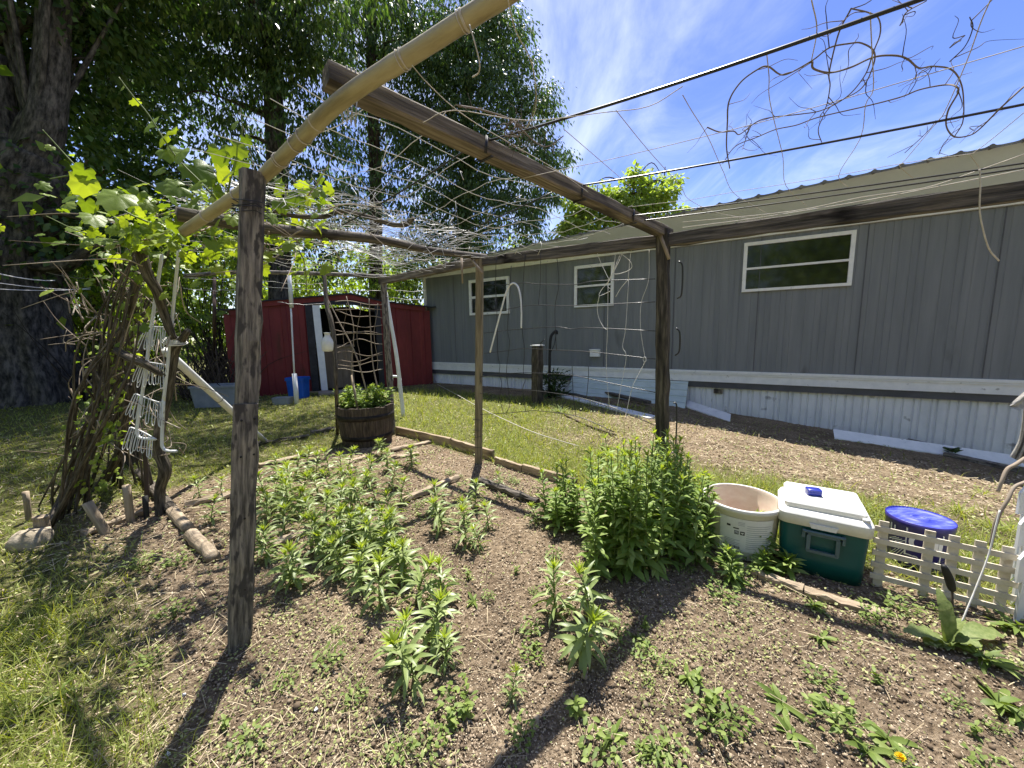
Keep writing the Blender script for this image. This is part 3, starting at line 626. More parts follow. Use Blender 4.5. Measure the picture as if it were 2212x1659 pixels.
def onpole(px, py): 
    q = np.array([np.linalg.norm((MR.T@(p_-CAM))[:2]*np.array([1, -1])/-(MR.T@(p_-CAM))[2]*FPX+np.array([CX, CY])-np.array([px, py])) for p_ in bpts]); i = int(q.argmin()); i = min(max(i, 1), len(bpts)-2); return bpts[i], bpts[i+1]-bpts[i-1]
for px, py, k in ((1010, 42, 3), (995, 52, 2), (868, 135, 3), (684, 265, 2), (628, 305, 2), (590, 335, 3), (500, 412, 2), (440, 462, 2), (650, 290, 2)):
    c, d = onpole(px, py); tie = MB(); rings(tie, c, d, .0243, k, .0014); part('tie', tie, M['string_old'], pole)
def onbeam(px, py):
    z = 1.8
    for _ in range(8):
        c = Zp(px, py, z); z = 1.8+.135*np.linalg.norm((c-BT)[:2])/np.linalg.norm((XE-BT)[:2])
    return c
# wire lashing around beam end / bamboo
ls = MB()
bd_ = (XE-BT)/np.linalg.norm(XE-BT); cc = BT+bd_*float(np.dot(Zp(752, 205, 1.935)-BT, bd_))
for k in range(4):
    a = np.linspace(0, 2*np.pi, 30); R = np.array([np.cos(a)*.062, np.sin(a)*.058]).T
    sdv = np.cross(bd_, [0, 0, 1.]); sdv /= np.linalg.norm(sdv)
    ls.tube(cc+[0, 0, -.028]+bd_*(.012*k+.010*np.sin(a*2))[:, None]+np.outer(np.clip(R[:, 0], -.034, .034), sdv)+np.outer(np.clip(R[:, 1]*1.6, -.06, .06), [0, 0, 1.]), .0017, 5)
solo('wire_lashing', ls, M['wire_grey'], 'grey wire lashing wound round the brown beam end and bamboo pole', 'wire tie')
# black bindings on the cross beam
for px, py, lab in ((1025, 332, 'black wire binding round the middle of the brown cross beam'), (1209, 425, 'black wire binding round the lower part of the brown cross beam'), (1325, 470, 'black wire binding at the end of the cross beam near the blackened post')):
    c = onbeam(px, py+12); s_ = float(np.dot(c-BT, bd_)); c = BT+bd_*s_; sdv = np.cross(bd_, [0, 0, 1.]); sdv /= np.linalg.norm(sdv)
    c = BT+(XE-BT)*(s_/np.linalg.norm(XE-BT))
    q = np.array([[-1, -1], [1, -1], [1, 1], [-1, 1], [-1, -1]])*np.array([.034, .031]); b_ = MB()
    for k in range(2): b_.tube([c+sdv*x+np.array([0, 0, y])+bd_*(.006*k+.008*j) for j, (x, y) in enumerate(q)], .0028, 6)
    solo('wire_binding', b_, M['wire_black'], lab, 'wire tie', group='black bindings on the cross beam')
b_ = MB()
for hz in (.1, .115, .125, .14): 
    c = AT-(AT-A0)/np.linalg.norm(AT-A0)*hz; q = np.array([[-1, -1], [1, -1], [1, 1], [-1, 1], [-1, -1]])*.040; b_.tube([c+[x, y, rng.normal(0, .005)] for x, y in q], .0018, 5)
solo('wire_binding', b_, M['wire_black'], 'dark wire wound round the top of the near grey post', 'wire tie')
for hz in (.14, .245, .30, .405):
    c = C0+[0, 0, hz+.02]; q = np.array([[-1, -1], [1, -1], [1, 1], [-1, 1], [-1, -1]])*.034; b_ = MB().tube([c+[x, y, rng.normal(0, .004)] for x, y in q], .0022, 5)
    solo('wire_binding', b_, M['wire_black'], 'black wire loop tied round the lower half of the tan post', 'wire tie', group='wire loops round the tan post')
# corner brace sticks
def stick(name, pts, r, m, label, cat, n=7, ridge=.06, group=None, sp=6):
    P = spline(pts, sp) if len(pts) > 2 else np.array(pts)
    return solo(name, MB().tube(P, np.interp(np.linspace(0, 1, len(P)), np.linspace(0, 1, len(np.atleast_1d(r))), np.atleast_1d(r)), n, ridge=ridge), m, label, cat, group=group)
def cp(px, py, off=0.0):     # a point in the fence plane between the tan and the blackened post
    d = (B0-C0)[:2]; nrm = np.array([d[1], -d[0], 0])/np.linalg.norm(d); return PLp(px, py, C0+nrm*off, nrm)
stick('brace_stick', [cp(1011, 552, .04), cp(1042, 590, .045)], .012, M['twig'], 'short diagonal stick tied to the top of the tan post', 'stick')
stick('hanging_stick', [cp(997, 557, .05), cp(999, 612, .05)], [.010, .007], M['twig'], 'short pale stick hanging from the beam left of the tan post', 'stick')
stick('brace_stick', [cp(1424, 500, .06), cp(1445, 560, .06)], [.014, .010], M['twig'], 'short pale stick tied at the top of the blackened post', 'stick')
stick('driftwood_branch', [Zp(590, 455, 1.93), Zp(640, 467, 1.93), Zp(700, 468, 1.94), Zp(740, 456, 1.945), Zp(800, 470, 1.94), Zp(850, 486, 1.93), Zp(878, 484, 1.93), Zp(892, 472, 1.94)], [.010, .014, .013, .014, .017, .013], M['bark'], 'bent bare branch lying on the overhead netting', 'branch', n=9)
# right edge hardware on the blackened post
nrm_ = np.array([(B0-C0)[1], -(B0-C0)[0], 0]); nrm_ /= np.linalg.norm(nrm_)
e = (B0-C0)/np.linalg.norm(B0-C0)
for z0_, z1_ in ((1.40, 1.62), (1.05, 1.22), (.42, .75)):
    c = B0+e*.05+nrm_*.02; b_ = MB(); b_.tube(spline([c+[0, 0, z1_], c+e*.022+[0, 0, z1_-.03], c+e*.024+[0, 0, z0_+.03], c+[0, 0, z0_]], 5), .005, 6)
    solo('cable_loop', b_, M['wire_black'], 'black cable loop stapled to the right side of the blackened post', 'cable', group='cable loops on the blackened post')

# ------------------------------------------------------------------ wires overhead
def wire(name, pts, r, m, label, cat, group=None, n=6):
    return solo(name, MB().tube(np.array(pts), r, n), m, label, cat, group=group)
ZN = 1.845
w1a = onbeam(1025, 330)+[0, 0, .03]; w1b = Zp(1940, -2, ZN); w1b = w1b+(w1b-w1a)*.35
wire('overhead_wire', sag(w1a, w1b, .02, 14), .0042, M['wire_black'], 'thick black wire crossing the sky from the brown beam, upper of the two', 'wire', group='thick wires stretched over the pergola')
w2a = onbeam(1209, 422)+[0, 0, .03]; w2b = Zp(2212, 218, ZN); w2b = w2b+(w2b-w2a)*.25
wire('overhead_wire', sag(w2a, w2b, .015, 14), .0038, M['wire_black'], 'thick black wire crossing the sky, lower of the two above the roof edge', 'wire', group='thick wires stretched over the pergola')
for a, b_, lab in (((0, 488+0), (0, 0), ''),):
    pass
w3 = [Zp(700*1.0+37+ -37, 488-10, ZN)]
wire('overhead_wire', sag(w1a, Zp(740, 486, ZN), .01, 10), .0036, M['wire_black'], 'black wire running back under the netting from the middle of the brown beam', 'wire', group='thick wires stretched over the pergola')
wire('overhead_wire', sag(w2a, Zp(905, 540, ZN), .01, 10), .0034, M['wire_black'], 'black wire running back under the netting from the lower part of the brown beam', 'wire', group='thick wires stretched over the pergola')
for i, (a, b_, lab) in enumerate([((1330, 470), (2212, 348), 'black wire running just above the long beam, higher one'), ((1340, 482), (2212, 358), 'thin dark wire just above the long beam, lower one')]):
    q0 = Zp(*a, 1.83); q1 = Zp(*b_, 1.79); q1 = q1+(q1-q0)*.25
    wire('overhead_wire', sag(q0, q1, .012, 14), .003, M['wire_black'], lab, 'wire', group='thick wires stretched over the pergola')
# ------------------------------------------------------------------ string netting
def Nz(px, py): return Zp(px, py, ZN+.0)
net = MB(); SR = .0015
O = np.array([BT[0], BT[1]]); bx = (XE-BT)[:2]; bl = np.linalg.norm(bx); bx /= bl; ax_ = (CT-BT)[:2]; al_ = np.linalg.norm(ax_); ax_ /= al_
def npt(a, b, dz=0): return np.array([*(O+ax_*a+bx*b), ZN+.006+.07*b+dz+.02*(vnoise(a*2.3, b*2.3, 5)-.5)-.05*math.sin(max(0, min(1, b/2.0))*math.pi)*(.5 if a > .05 else .2)])
pa = np.array([[float((p_[:2]-O)@np.linalg.inv(np.array([ax_, bx]))[:, 0]), float((p_[:2]-O)@np.linalg.inv(np.array([ax_, bx]))[:, 1])] for p_ in bpts]); pa = pa[np.argsort(pa[:, 0])]
def bmax(a): return float(np.interp(a, pa[:, 0], pa[:, 1])) if a < pa[-1, 0] else 1.9
for a in np.r_[np.arange(.16, 1.6, .19), np.arange(1.75, 3.0, .155)]:
    net.tube([npt(a+.02*math.sin(b*4+a*9), b, .016*math.sin(b*9+a*5)+rng.normal(0, .004)) for b in np.linspace(.0, bmax(a), 24)], SR, 5)
for b in np.r_[np.arange(.12, 1.95, .235)]:
    net.tube([npt(a, b+.025*math.sin(a*4+b*6), .016*math.sin(a*8+b*5)+rng.normal(0, .004)) for a in np.linspace(-.02, 3.05, 40) if b < bmax(a)+.02], SR*.9, 5)
for _ in range(26):                                                  # knots and torn ends
    a, b = rng.uniform(.1, 2.9), rng.uniform(.1, 1.9); c = npt(a, b); net.tube([c, c+rng.normal(0, .02, 3)-[0, 0, .02], c+rng.normal(0, .03, 3)-[0, 0, .05]], .0016, 4)
solo('string_netting', net, M['string'], 'white string trellis netting stretched flat over the pergola behind the brown cross beam', 'netting')
# loose part of the net in front of the sky, traced strand by strand
def R3p(zx, zy): return 1474.6+zx/3, zy/3
def R2p(zx, zy): return 737.3+zx/3, zy/3
nt2 = MB()
def strand(zs, f, z=ZN, r=.0012, sp=4):
    P = np.array([Zp(*f(*q), z) for q in zs]); nt2.tube(spline(P, sp), r, 5)
strand([(0, 920), (160, 880), (440, 810), (690, 742), (1050, 640), (1240, 585), (1720, 445), (2212, 300)], R3p)
strand([(0, 1305), (330, 1245), (680, 1190), (1010, 1135), (1420, 1060), (1880, 995)], R3p, 1.84)
strand([(0, 615), (60, 720), (160, 880), (240, 1060), (265, 1115), (330, 1250), (480, 1345), (560, 1390)], R3p)
strand([(545, 350), (560, 500), (560, 620), (590, 770), (650, 1020), (670, 1205), (800, 1330)], R3p)
strand([(835, 0), (870, 190), (835, 390)], R3p)
strand([(1215, 80), (1225, 300), (1235, 580), (1185, 680), (1150, 900), (1010, 1140), (1090, 1225)], R3p)
strand([(1995, 0), (1930, 150), (1840, 400), (1700, 720), (1640, 800), (1440, 1040), (1410, 1080), (1500, 1160)], R3p)
strand([(0, 1230), (45, 1295), (210, 1375), (440, 1420)], R3p, 1.83)
strand([(0, 1440), (700, 1370), (1150, 1280), (1560, 1220), (1900, 1110), (2212, 1000)], R3p, 1.82, .0018)
strand([(0, 1475), (500, 1410), (1180, 1300), (1700, 1200), (2212, 1100)], R3p, 1.81, .002)
strand([(1880, 995), (2000, 905), (2212, 730)], R3p)
strand([(1860, 1000), (1920, 1090), (1880, 1110), (1830, 1160)], R3p, 1.83)
strand([(460, 425), (560, 540), (720, 690), (890, 810), (1080, 920), (1400, 1105), (1600, 1245)], R2p)
strand([(1440, 835), (1690, 1050), (1880, 1215)], R2p)
strand([(1780, 715), (1995, 980), (2212, 1220)], R2p)
strand([(1160, 1160), (1400, 1105), (1690, 1045), (1985, 975), (2212, 920)], R2p)
strand([(530, 795), (730, 715), (1200, 780), (1690, 730), (1990, 690), (2212, 560)], R2p)
strand([(1080, 0), (1130, 200), (1240, 430), (1260, 700), (1200, 830)], R2p, 1.8)
strand([(1880, 1340), (2212, 1300)], R2p)
solo('string_netting', nt2, M['string_old'], 'loose sagging string net hanging open against the sky right of the brown cross beam', 'netting')
# ------------------------------------------------------------------ chicken wire heap on the netting
cw = MB(); 
def cpt(a, b): return npt(a, b, .05+.16*max(0, fbm(a*1.7, b*1.7, 61)-.35)+.03*math.sin(a*9+b*7))
ha = .050
for i, a in enumerate(np.arange(1.15, 2.55, ha)):
    for sgn in (0, 1):
        bs = np.arange(.15+.25*fbm(a*2, 1, 4), 1.95, .032); P = []
        for k, b in enumerate(bs):
            o = ha*.5*(1 if (k//2+i+sgn) % 2 else 0); P.append(cpt(a+o*.9, b))
        if sgn == 0: cw.tube(P, .0017, 3, cap=False)
for k in range(22):
    b = .2+k*.08; cw.tube([cpt(a, b+.03*math.sin(a*20)) for a in np.linspace(1.15, 2.5, 40)], 0.0016, 3, cap=False)
for k in range(60):
    a, b = rng.uniform(1.1, 2.5), rng.uniform(.2, 1.8); c = cpt(a, b); cw.tube(spline([c, c+rng.normal(0, .06, 3)+[0, 0, .03], c+rng.normal(0, .13, 3)+[0, 0, .02], c+rng.normal(0, .2, 3)*[1, 1, .2]], 4), .0014, 3, cap=False)
solo('chicken_wire', cw, M['wire_grey'], 'crumpled grey chicken wire lying over the back of the netting near the vine', 'wire mesh')
# ------------------------------------------------------------------ dead vines against the sky
def vine(name, runs, label, z0=1.86, seed=0, r=.0023, twigs=14):
    rg = np.random.default_rng(seed); b_ = MB()
    for zs, f, w in runs:
        P = np.array([Zp(*f(*q), z0+rg.normal(0, .012)) for q in zs]); P = spline(P, 8); b_.tube(P, np.linspace(r*w, r*w*.6, len(P)), 6, ridge=.1)
        for _ in range(int(twigs*w*.6)):
            i = rg.integers(0, len(P)); d = rg.normal(0, 1, 3); d /= np.linalg.norm(d); L = rg.uniform(.02, .11)
            q = spline(P[i]+np.cumsum(np.r_[[np.zeros(3)], d*L/3+rg.normal(0, L/8, (3, 3))], 0), 4); b_.tube(q, np.linspace(.0012, .0004, len(q)), 4)
    solo(name, b_, M['twig_sky'], label, 'dead vine', group='dead grapevine shoots tangled in the net')
vine('dead_vine', [([(305, 1090), (285, 960), (290, 800), (300, 660), (370, 540), (470, 460), (550, 430), (655, 485), (835, 395), (950, 310), (1080, 282), (1160, 280), (1240, 335), (1230, 440), (1150, 580), (960, 690), (890, 800), (880, 860), (900, 920)], R3p, 1.0)], 'long dead vine arching in a loop from the lower black wire up over the net', seed=1, twigs=18)
vine('dead_vine', [([(840, 400), (850, 445), (950, 470), (1080, 440), (1240, 370), (1380, 360), (1460, 385), (1530, 440), (1620, 430), (1740, 450), (1800, 530), (1820, 640), (1815, 790), (1765, 880)], R3p, 1.1)], 'dead vine running across the sky to the right and dropping to the lower black wire', seed=2, twigs=18)
vine('dead_vine', [([(2212, 560), (2060, 700), (1920, 840), (1850, 880), (1760, 885), (1710, 820), (1720, 720), (1785, 600), (1770, 560), (1700, 550), (1540, 580), (1410, 630), (1180, 690), (880, 760), (740, 810), (600, 840), (480, 890), (340, 950), (260, 1060)], R3p, 1.1)], 'dead vine looping at the right over the lower black wire and trailing left', seed=3, twigs=26)
vine('dead_vine', [([(160, 825), (240, 855), (330, 850), (370, 870), (480, 790), (580, 760), (760, 740), (900, 715), (1060, 630), (1180, 490), (1235, 340), (1280, 220), (1270, 120), (1200, 80), (1090, 55)], R3p, .9), ([(440, 800), (400, 930), (385, 970)], R3p, .6), ([(1090, 60), (1010, 220), (950, 470), (955, 560), (930, 690), (890, 750)], R3p, .8)], 'dead vine tangled with string below the upper black wire', seed=4, twigs=22)
vine('dead_vine', [([(1060, 880), (1060, 840), (1100, 790), (1200, 830), (1230, 760), (1265, 620)], R2p, .8), ([(760, 685), (900, 710), (1090, 770), (1150, 820), (1220, 890), (1290, 940), (1350, 945), (1440, 880)], R2p, 1.3), ([(1060, 880), (1160, 880), (1220, 790)], R2p, .8), ([(1140, 800), (1080, 920), (1130, 960), (1200, 990)], R2p, .7)], 'pale dead vine knot hanging in the net in front of the big rounded tree', seed=5, twigs=26)
vine('dead_vine', [([(1420, 150), (1450, 80), (1580, 5)], R3p, .7), ([(1730, 310), (1830, 230)], R3p, .6), ([(1730, 400), (1830, 300), (1880, 180), (1860, 110)], R3p, .6), ([(1440, 990), (1590, 850), (1640, 780)], R3p, .6), ([(1660, 1000), (1700, 920), (1765, 890)], R3p, .6)], 'thin broken vine twigs caught in the net at the upper right', seed=6, twigs=10)
for nm, zs, f, lab in (('hanging_string', [(830, 160), (860, 260), (895, 400), (890, 470), (850, 500)], R2p, 'short pale string dangling from the bamboo pole'), ('hanging_string', [(1925, 1095), (1930, 1200), (1925, 1360), (1950, 1500), (1990, 1620), (2050, 1690)], R3p, 'thick pale cord dangling from the long beam at the right of the big window')):
    P = spline([Zp(*f(*q), 1.78) for q in zs[:1]]+[Yp(*f(*q), Zp(*f(*zs[0]), 1.78)[1]+.01*i) for i, q in enumerate(zs[1:])], 6)
    solo(nm, MB().tube(P, .0014 if 'bamboo' in lab else .0026, 6), M['string_old'], lab, 'string')
# ------------------------------------------------------------------ wire fence between tan and blackened posts
def q4(zx, zy): return cp(900+zx*.2604, 540+zy*.2604)
H = [[(560, 290), (780, 285), (890, 272), (1020, 283), (1310, 285), (1480, 258), (1980, 240)], [(560, 515), (760, 490), (870, 468), (1010, 457), (1300, 462), (1980, 430)], [(560, 690), (760, 665), (880, 657), (1140, 637), (1290, 655), (1440, 645), (1980, 672)], [(560, 858), (755, 835), (890, 818), (1150, 830), (1440, 845), (1980, 905)],
     [(490, 1060), (690, 1030), (890, 1018), (1060, 1025), (1290, 1040), (1560, 1095), (1980, 1182)], [(490, 1195), (740, 1165), (980, 1168), (1300, 1215), (1600, 1300), (1980, 1455)], [(490, 1365), (720, 1355), (890, 1340), (1020, 1335), (1330, 1380), (1640, 1510)]]
Vv = [[(660, 50), (655, 290), (665, 500), (670, 830), (690, 950), (685, 1030), (705, 1110), (690, 1230), (720, 1350)], [(785, 130), (765, 480), (755, 660), (770, 780), (745, 1000), (760, 1150), (770, 1290), (740, 1355)], [(900, 40), (885, 270), (875, 650), (895, 820), (885, 1010), (900, 1080), (880, 1160), (903, 1340)],
      [(1160, 20), (1180, 280), (1150, 450), (1150, 640), (1160, 830)], [(1290, 960), (1292, 1040), (1300, 1215), (1320, 1380)], [(1425, 960), (1425, 1060), (1410, 1220)], [(1030, 20), (1025, 280), (1010, 455)]]
fm = MB()
for L_ in H: fm.tube(spline([q4(*q) for q in L_], 5), .0028, 6)
for L_ in Vv: fm.tube(spline([q4(*q) for q in L_], 5), .0024, 6)
solo('wire_fence', fm, M['wire_black'], 'black wide meshed wire fencing strung between the tan and blackened posts', 'wire fence')
fm = MB()
for L_ in ([(1590, 290), (1585, 660), (1575, 960), (1600, 1290)], [(1760, 250), (1735, 650), (1710, 800), (1740, 885), (1700, 1120), (1665, 1310), (1655, 1370)], [(1930, 0), (1925, 250), (1865, 440), (1860, 660), (1895, 890), (1895, 930), (1795, 1130), (1745, 1340), (1745, 1390)], [(1890, 930), (1880, 905), (1895, 885), (1910, 915), (1890, 930)], [(1600, 1290), (1640, 1305), (1665, 1310)]):
    fm.tube(spline([q4(*q)+nrm_*.004 for q in L_], 6), .0017, 5)
solo('string_netting', fm, M['string'], 'white strings tied down the wire fence beside the blackened post', 'string')
fm = MB()
for L_ in ([(1500, 0), (1530, 100), (1580, 200), (1600, 260), (1540, 330), (1525, 380), (1600, 350), (1620, 330), (1590, 290), (1640, 190), (1700, 60), (1700, 0)], [(1700, 30), (1780, 100), (1780, 160), (1680, 200), (1645, 180), (1700, 30)], [(1525, 380), (1505, 480), (1520, 570), (1560, 640), (1585, 660)], [(1760, 250), (1700, 320), (1660, 390)], [(1590, 290), (1640, 150), (1660, 0)], [(1760, 250), (1780, 60), (1790, 0)]):
    fm.tube(spline([q4(*q)+nrm_*(.01+.01*rng.random()) for q in L_], 6), .0019, 5)
solo('tangled_string', fm, M['string'], 'tangled white string hanging from the beam in front of the middle window', 'string')
hp = MB(); hp.tube(spline([q4(*q)+nrm_*.015 for q in [(618, 848), (660, 690), (710, 500), (755, 345), (800, 280), (845, 300), (870, 390), (878, 500), (877, 648)]], 8), .0072, 10)
solo('plastic_hoop', hp, M['white_rod'], 'white plastic hoop hooked over the wire fence like a cane', 'hoop')
# ================================================================== BED EDGING
for i, (a, b_, h_, m_, lab) in enumerate([((857, 938), (974, 966), .11, 'board', 'long tan edging board beside the half barrel at the lawn edge'), ((976, 967), (1066, 995), .11, 'board', 'tan edging board standing behind the tan post'),
        ((1071, 1001), (1128, 1020), .075, 'board', 'short low edging board right of the tan post'), ((1130, 1020), (1245, 1053), .085, 'board', 'low edging board running towards the tall bushy plants'),
        ((1568, 1212), (1640, 1245), .035, 'log', 'old low board edge in front of the white bucket'), ((1640, 1246), (1735, 1280), .04, 'log', 'splintered old board edge in front of the green cooler'), ((1737, 1281), (1900, 1332), .035, 'log', 'old board edge at the corner of the green cooler running to the lattice')]):
    p0, p1 = onground(G(*a), h_/2-.01), onground(G(*b_), h_/2-.01)
    plank('edging_board', p0, p1, .032 if i < 4 else .05, h_, M[m_], lab, 'board', group='boards edging the planting bed', nseg=10, jit=.002 if i < 4 else .0028)
for a, b_, w_, h_, lab in [((868, 1088), (990, 1036), .05, .045, 'old timber divider lying between plants left of the tan post shadow'), ((1037, 1043), (1162, 1093), .05, .05, 'dark timber divider lying across the soil in front of the tan post'), ((748, 1005), (790, 990), .05, .03, 'small pale board among the leafy shoots in front of the half barrel'),
        ((585, 1183), (700, 1135), .05, .03, 'pale timber divider low among the shoots right of the near post'), ((845, 975), (942, 955), .06, .03, 'loose pale board lying on the soil near the edging boards'), ((560, 1010), (660, 985), .05, .035, 'timber half hidden among the far shoots'), ((905, 983), (845, 992), .05, .03, 'second loose board lying on the soil near the half barrel'),
        ((400, 1095), (560, 1060), .05, .04, 'old timber lying behind the near grey post'), ((672, 939), (722, 929), .05, .05, 'short dark board at the back edge of the bed left of the half barrel'), ((555, 962), (668, 945), .05, .04, 'long dark board at the back edge of the bed behind the white pipe foot'), ((180, 1160), (325, 1105), .05, .04, 'weathered grey board lying on the ground below the leaning sticks')]:
    plank('timber', onground(G(*a), h_/2), onground(G(*b_), h_/2), w_, h_, M['log'] if 'dark' not in lab else M['beam_dark'], lab, 'timber', group='timbers lying in the planting bed', nseg=10, jit=.004, bev=.25)
for a, b_, r_, lab in [((374, 1112), (408, 1150), .036, 'bare log edging the bed at the foot of the crooked branch'), ((414, 1163), (463, 1214), .037, 'bare log end lying beside the near grey post')]:
    d = onground(G(*b_))-onground(G(*a)); P = np.linspace(onground(G(*a), r_*.7), onground(G(*b_), r_*.7), 9); P[1:-1] += rng.normal(0, .004, (7, 3))
    solo('log', MB().tube(P, np.linspace(r_, r_*.88, 9)*(1+rng.normal(0, .03, 9)), 16, ridge=.05), M['log'], lab, 'log', group='logs edging the bed')
stick('log', [onground(G(300, 1025), .03), onground(G(335, 1065), .03), onground(G(372, 1108), .03)], [.03, .034], M['bark'], 'dark log continuing the bed edge behind the crooked branch', 'log', n=12, ridge=.06)
# stakes and stumps, left
def up(px, py, h, px2, py2): 
    b0 = onground(G(px, py)); return [b0-[0, 0, .05], Yp(px2, py2, b0[1])]
for a, r_, m_, nm, lab in [((282, 1128, 0, 273, 1048), .022, 'log', 'wooden_stake', 'short weathered wooden stake standing in the soil beside the black pipe'), ((316, 1118, 0, 313, 1072), .016, 'black', 'pipe', 'short black pipe standing in the soil beside the wooden stake'),
        ((62, 1125, 0, 55, 1062), .016, 'log', 'wooden_stake', 'pale banded stake standing in the grass at the far left'), ((237, 1152, 0, 188, 1085), .026, 'log', 'wooden_stake', 'leaning grey wooden stake with a broken top'), ((316, 1085, 0, 312, 930), .014, 'twig_dark', 'iron_rod', 'thin dark rod standing behind the white hook rack')]:
    P = up(*a); pp = np.linspace(P[0], P[1], 5); b_ = MB().tube(pp, r_, 10, ridge=.04)
    solo(nm, b_, M[m_], lab, 'stake' if 'stake' in nm else 'pipe')
s_ = MB(); c = onground(G(68, 1178)); a_ = MB()
s_.lathe(c, [(0, -.03), (.075, -.03), (.09, .03), (.08, .075), (.05, .09), (0, .092)], 18)
s_.v[-1] = s_.v[-1]+rng.normal(0, .006, s_.v[-1].shape)
solo('stone', s_, M['stone'], 'rounded pale stone in the grass at the far left', 'stone')
plank('log', onground(G(95, 1165), .03), Yp(88, 1115, G(95, 1165)[1]), .075, .05, M['log'], 'short thick chopped log standing behind the pale stone', 'log', up=(0, 1, 0), bev=.3)
# ================================================================== WHITE HOOK RACK, PIPES, VINE SUPPORT
YR = 2.35
def yr(zx, zy, y=YR): return Yp(zx/3, 553+zy/3, y)
rack = thing('hook_rack', 'white wire display rack with tiers of looped hooks standing among the vine stems', 'rack', tuple(onground(G(345, 985))))
rr = MB(); rr.tube(spline([yr(1160, -45), yr(1130, 250), yr(1110, 480), yr(1085, 720), yr(1060, 940)], 5), .0085, 8); rr.tube(spline([yr(1060, 930), yr(1050, 1180), yr(1055, 1240), yr(1085, 1262), yr(1145, 1265)], 6), .009, 8)
part('upright', rr, M['white_rod'], rack)
rr = MB(); rr.tube(spline([yr(1050, -10), yr(1010, 260), yr(985, 430), yr(960, 620), yr(935, 810), yr(905, 1000), yr(887, 1120), yr(895, 1165), yr(925, 1182), yr(1005, 1188)], 6), .009, 8)
part('upright', rr, M['white_rod'], rack)
for tier in ([(955, 458), (1085, 460)], [(915, 682), (1075, 705)], [(878, 893), (920, 910), (1020, 945), (1060, 945)], [(848, 1110), (925, 1140), (1015, 1190)]):
    t_ = MB(); P = spline([yr(*q) for q in tier], 6) if len(tier) > 2 else np.linspace(yr(*tier[0]), yr(*tier[1]), 8); t_.tube(P, .0042, 6)
    L = len(P)
    for f in np.linspace(.02, .9, 8):
        i = int(f*(L-1)); c = P[i]; ln = rng.uniform(.11, .15); sl = -.035+.05*f+rng.normal(0, .008)
        t_.tube(spline([c+[-.006, 0, 0], c+[sl*.6-.009, -.02, -ln*.6], c+[sl-.007, -.03, -ln], c+[sl+.007, -.03, -ln*1.0], c+[sl*.6+.009, -.02, -ln*.6], c+[.006, 0, 0]], 4), .0021, 5)
    part('hook_row', t_, M['white_rod'], rack)
pp0 = Yp(357, 757, 2.75); pp1 = onground(G(574, 958), .02)
dp = thing('drain_pipe', 'white plastic pipe leaning diagonally from the vine to the bed edge with black ties', 'pipe', tuple(pp1))
part('tube', MB().tube(np.linspace(pp0, pp1, 8), .029, 18), M['white_rod'], dp)
b_ = MB()
for f in (.42, .60, .68): c = pp0+(pp1-pp0)*f; rings(b_, c, pp1-pp0, .0305, 2, .002, .005)
part('tie', b_, M['wire_black'], dp)
stick('crooked_branch', [onground(G(345, 1112))-[0, 0, .05], Yp(345, 1060, 2.5), Yp(356, 1015, 2.47), Yp(341, 962, 2.45), Yp(350, 900, 2.43), Yp(362, 850, 2.42), Yp(370, 800, 2.4), Yp(378, 755, 2.38), Yp(392, 735, 2.36), Yp(406, 713, 2.34)], [.030, .030, .036, .028, .030, .028, .026, .026, .022, .016], M['bark'], 'crooked bare branch standing upright in front of the white hook rack', 'branch', n=12, ridge=.08)
stick('dark_branch', [Yp(300, 530, 2.2), Yp(318, 590, 2.22), Yp(340, 630, 2.25), Yp(352, 670, 2.3), Yp(366, 710, 2.33), Yp(376, 732, 2.35)], [.030, .028, .026, .024, .018], M['bark'], 'dark slanting branch tied to the crooked branch with white cord', 'branch', n=10, ridge=.08)
b_ = MB()
for k in range(4): rings(b_, Yp(378, 736+k*3, 2.36), [.2, 0, 1], .045+.005*k, 1, .0035, .01, .4)
solo('rope', b_, M['string'], 'white cord knotted round the crooked branch fork', 'cord')
stick('log_beam', [Yp(252, 757, 2.3), Yp(278, 772, 2.28), Yp(310, 785, 2.3), Yp(340, 803, 2.33), Yp(358, 812, 2.35)], [.022, .026, .02, .014], M['bark'], 'short sloping branch crossing the vine stems by the hook rack', 'branch', n=10, ridge=.08)
# square old post inside the vine
plank('old_post', onground(G(275, 1005))-[0, 0, .1], Yp(300, 505, G(275, 1005)[1]-.1), .10, .10, M['post_black'], 'dark old post wrapped by vine stems at the left end of the pergola', 'post', up=(0, 1, 0), nseg=14, jit=.004)
# grape vine
gv = thing('grape_vine', 'grapevine with lit yellow green leaves climbing the left end of the pergola', 'vine', tuple(onground(G(170, 1090))))
st = MB(); rg = np.random.default_rng(11)
for k in range(22):
    b0 = onground(G(rg.normal(125, 32), rg.normal(1095, 22))); y0 = b0[1]
    ty_ = rg.uniform(520, 800); top = Yp(rg.normal(285-(ty_-520)*.12, 20), ty_, y0*.80+.25); mid = Yp(rg.normal(205, 20), rg.uniform(850, 910), y0*.92)
    st.tube(spline([b0-[0, 0, .03], b0*.6+mid*.4+rg.normal(0, .03, 3), mid, mid*.5+top*.5+rg.normal(0, .05, 3), top], 5), np.linspace(rg.uniform(.005, .014), rg.uniform(.0025, .006), 21), 9, ridge=.2)
for k in range(16):
    b0 = onground(G(rg.normal(262, 26), rg.normal(1040, 16))); y0 = b0[1]
    top = Yp(rg.normal(292, 26), rg.uniform(500, 700), y0*.85); mid = Yp(rg.normal(272, 16), rg.uniform(790, 900), y0*.95)
    st.tube(spline([b0-[0, 0, .03], mid+rg.normal(0, .03, 3), top], 7), np.linspace(rg.uniform(.005, .015), rg.uniform(.003, .007), 15), 8, ridge=.12)
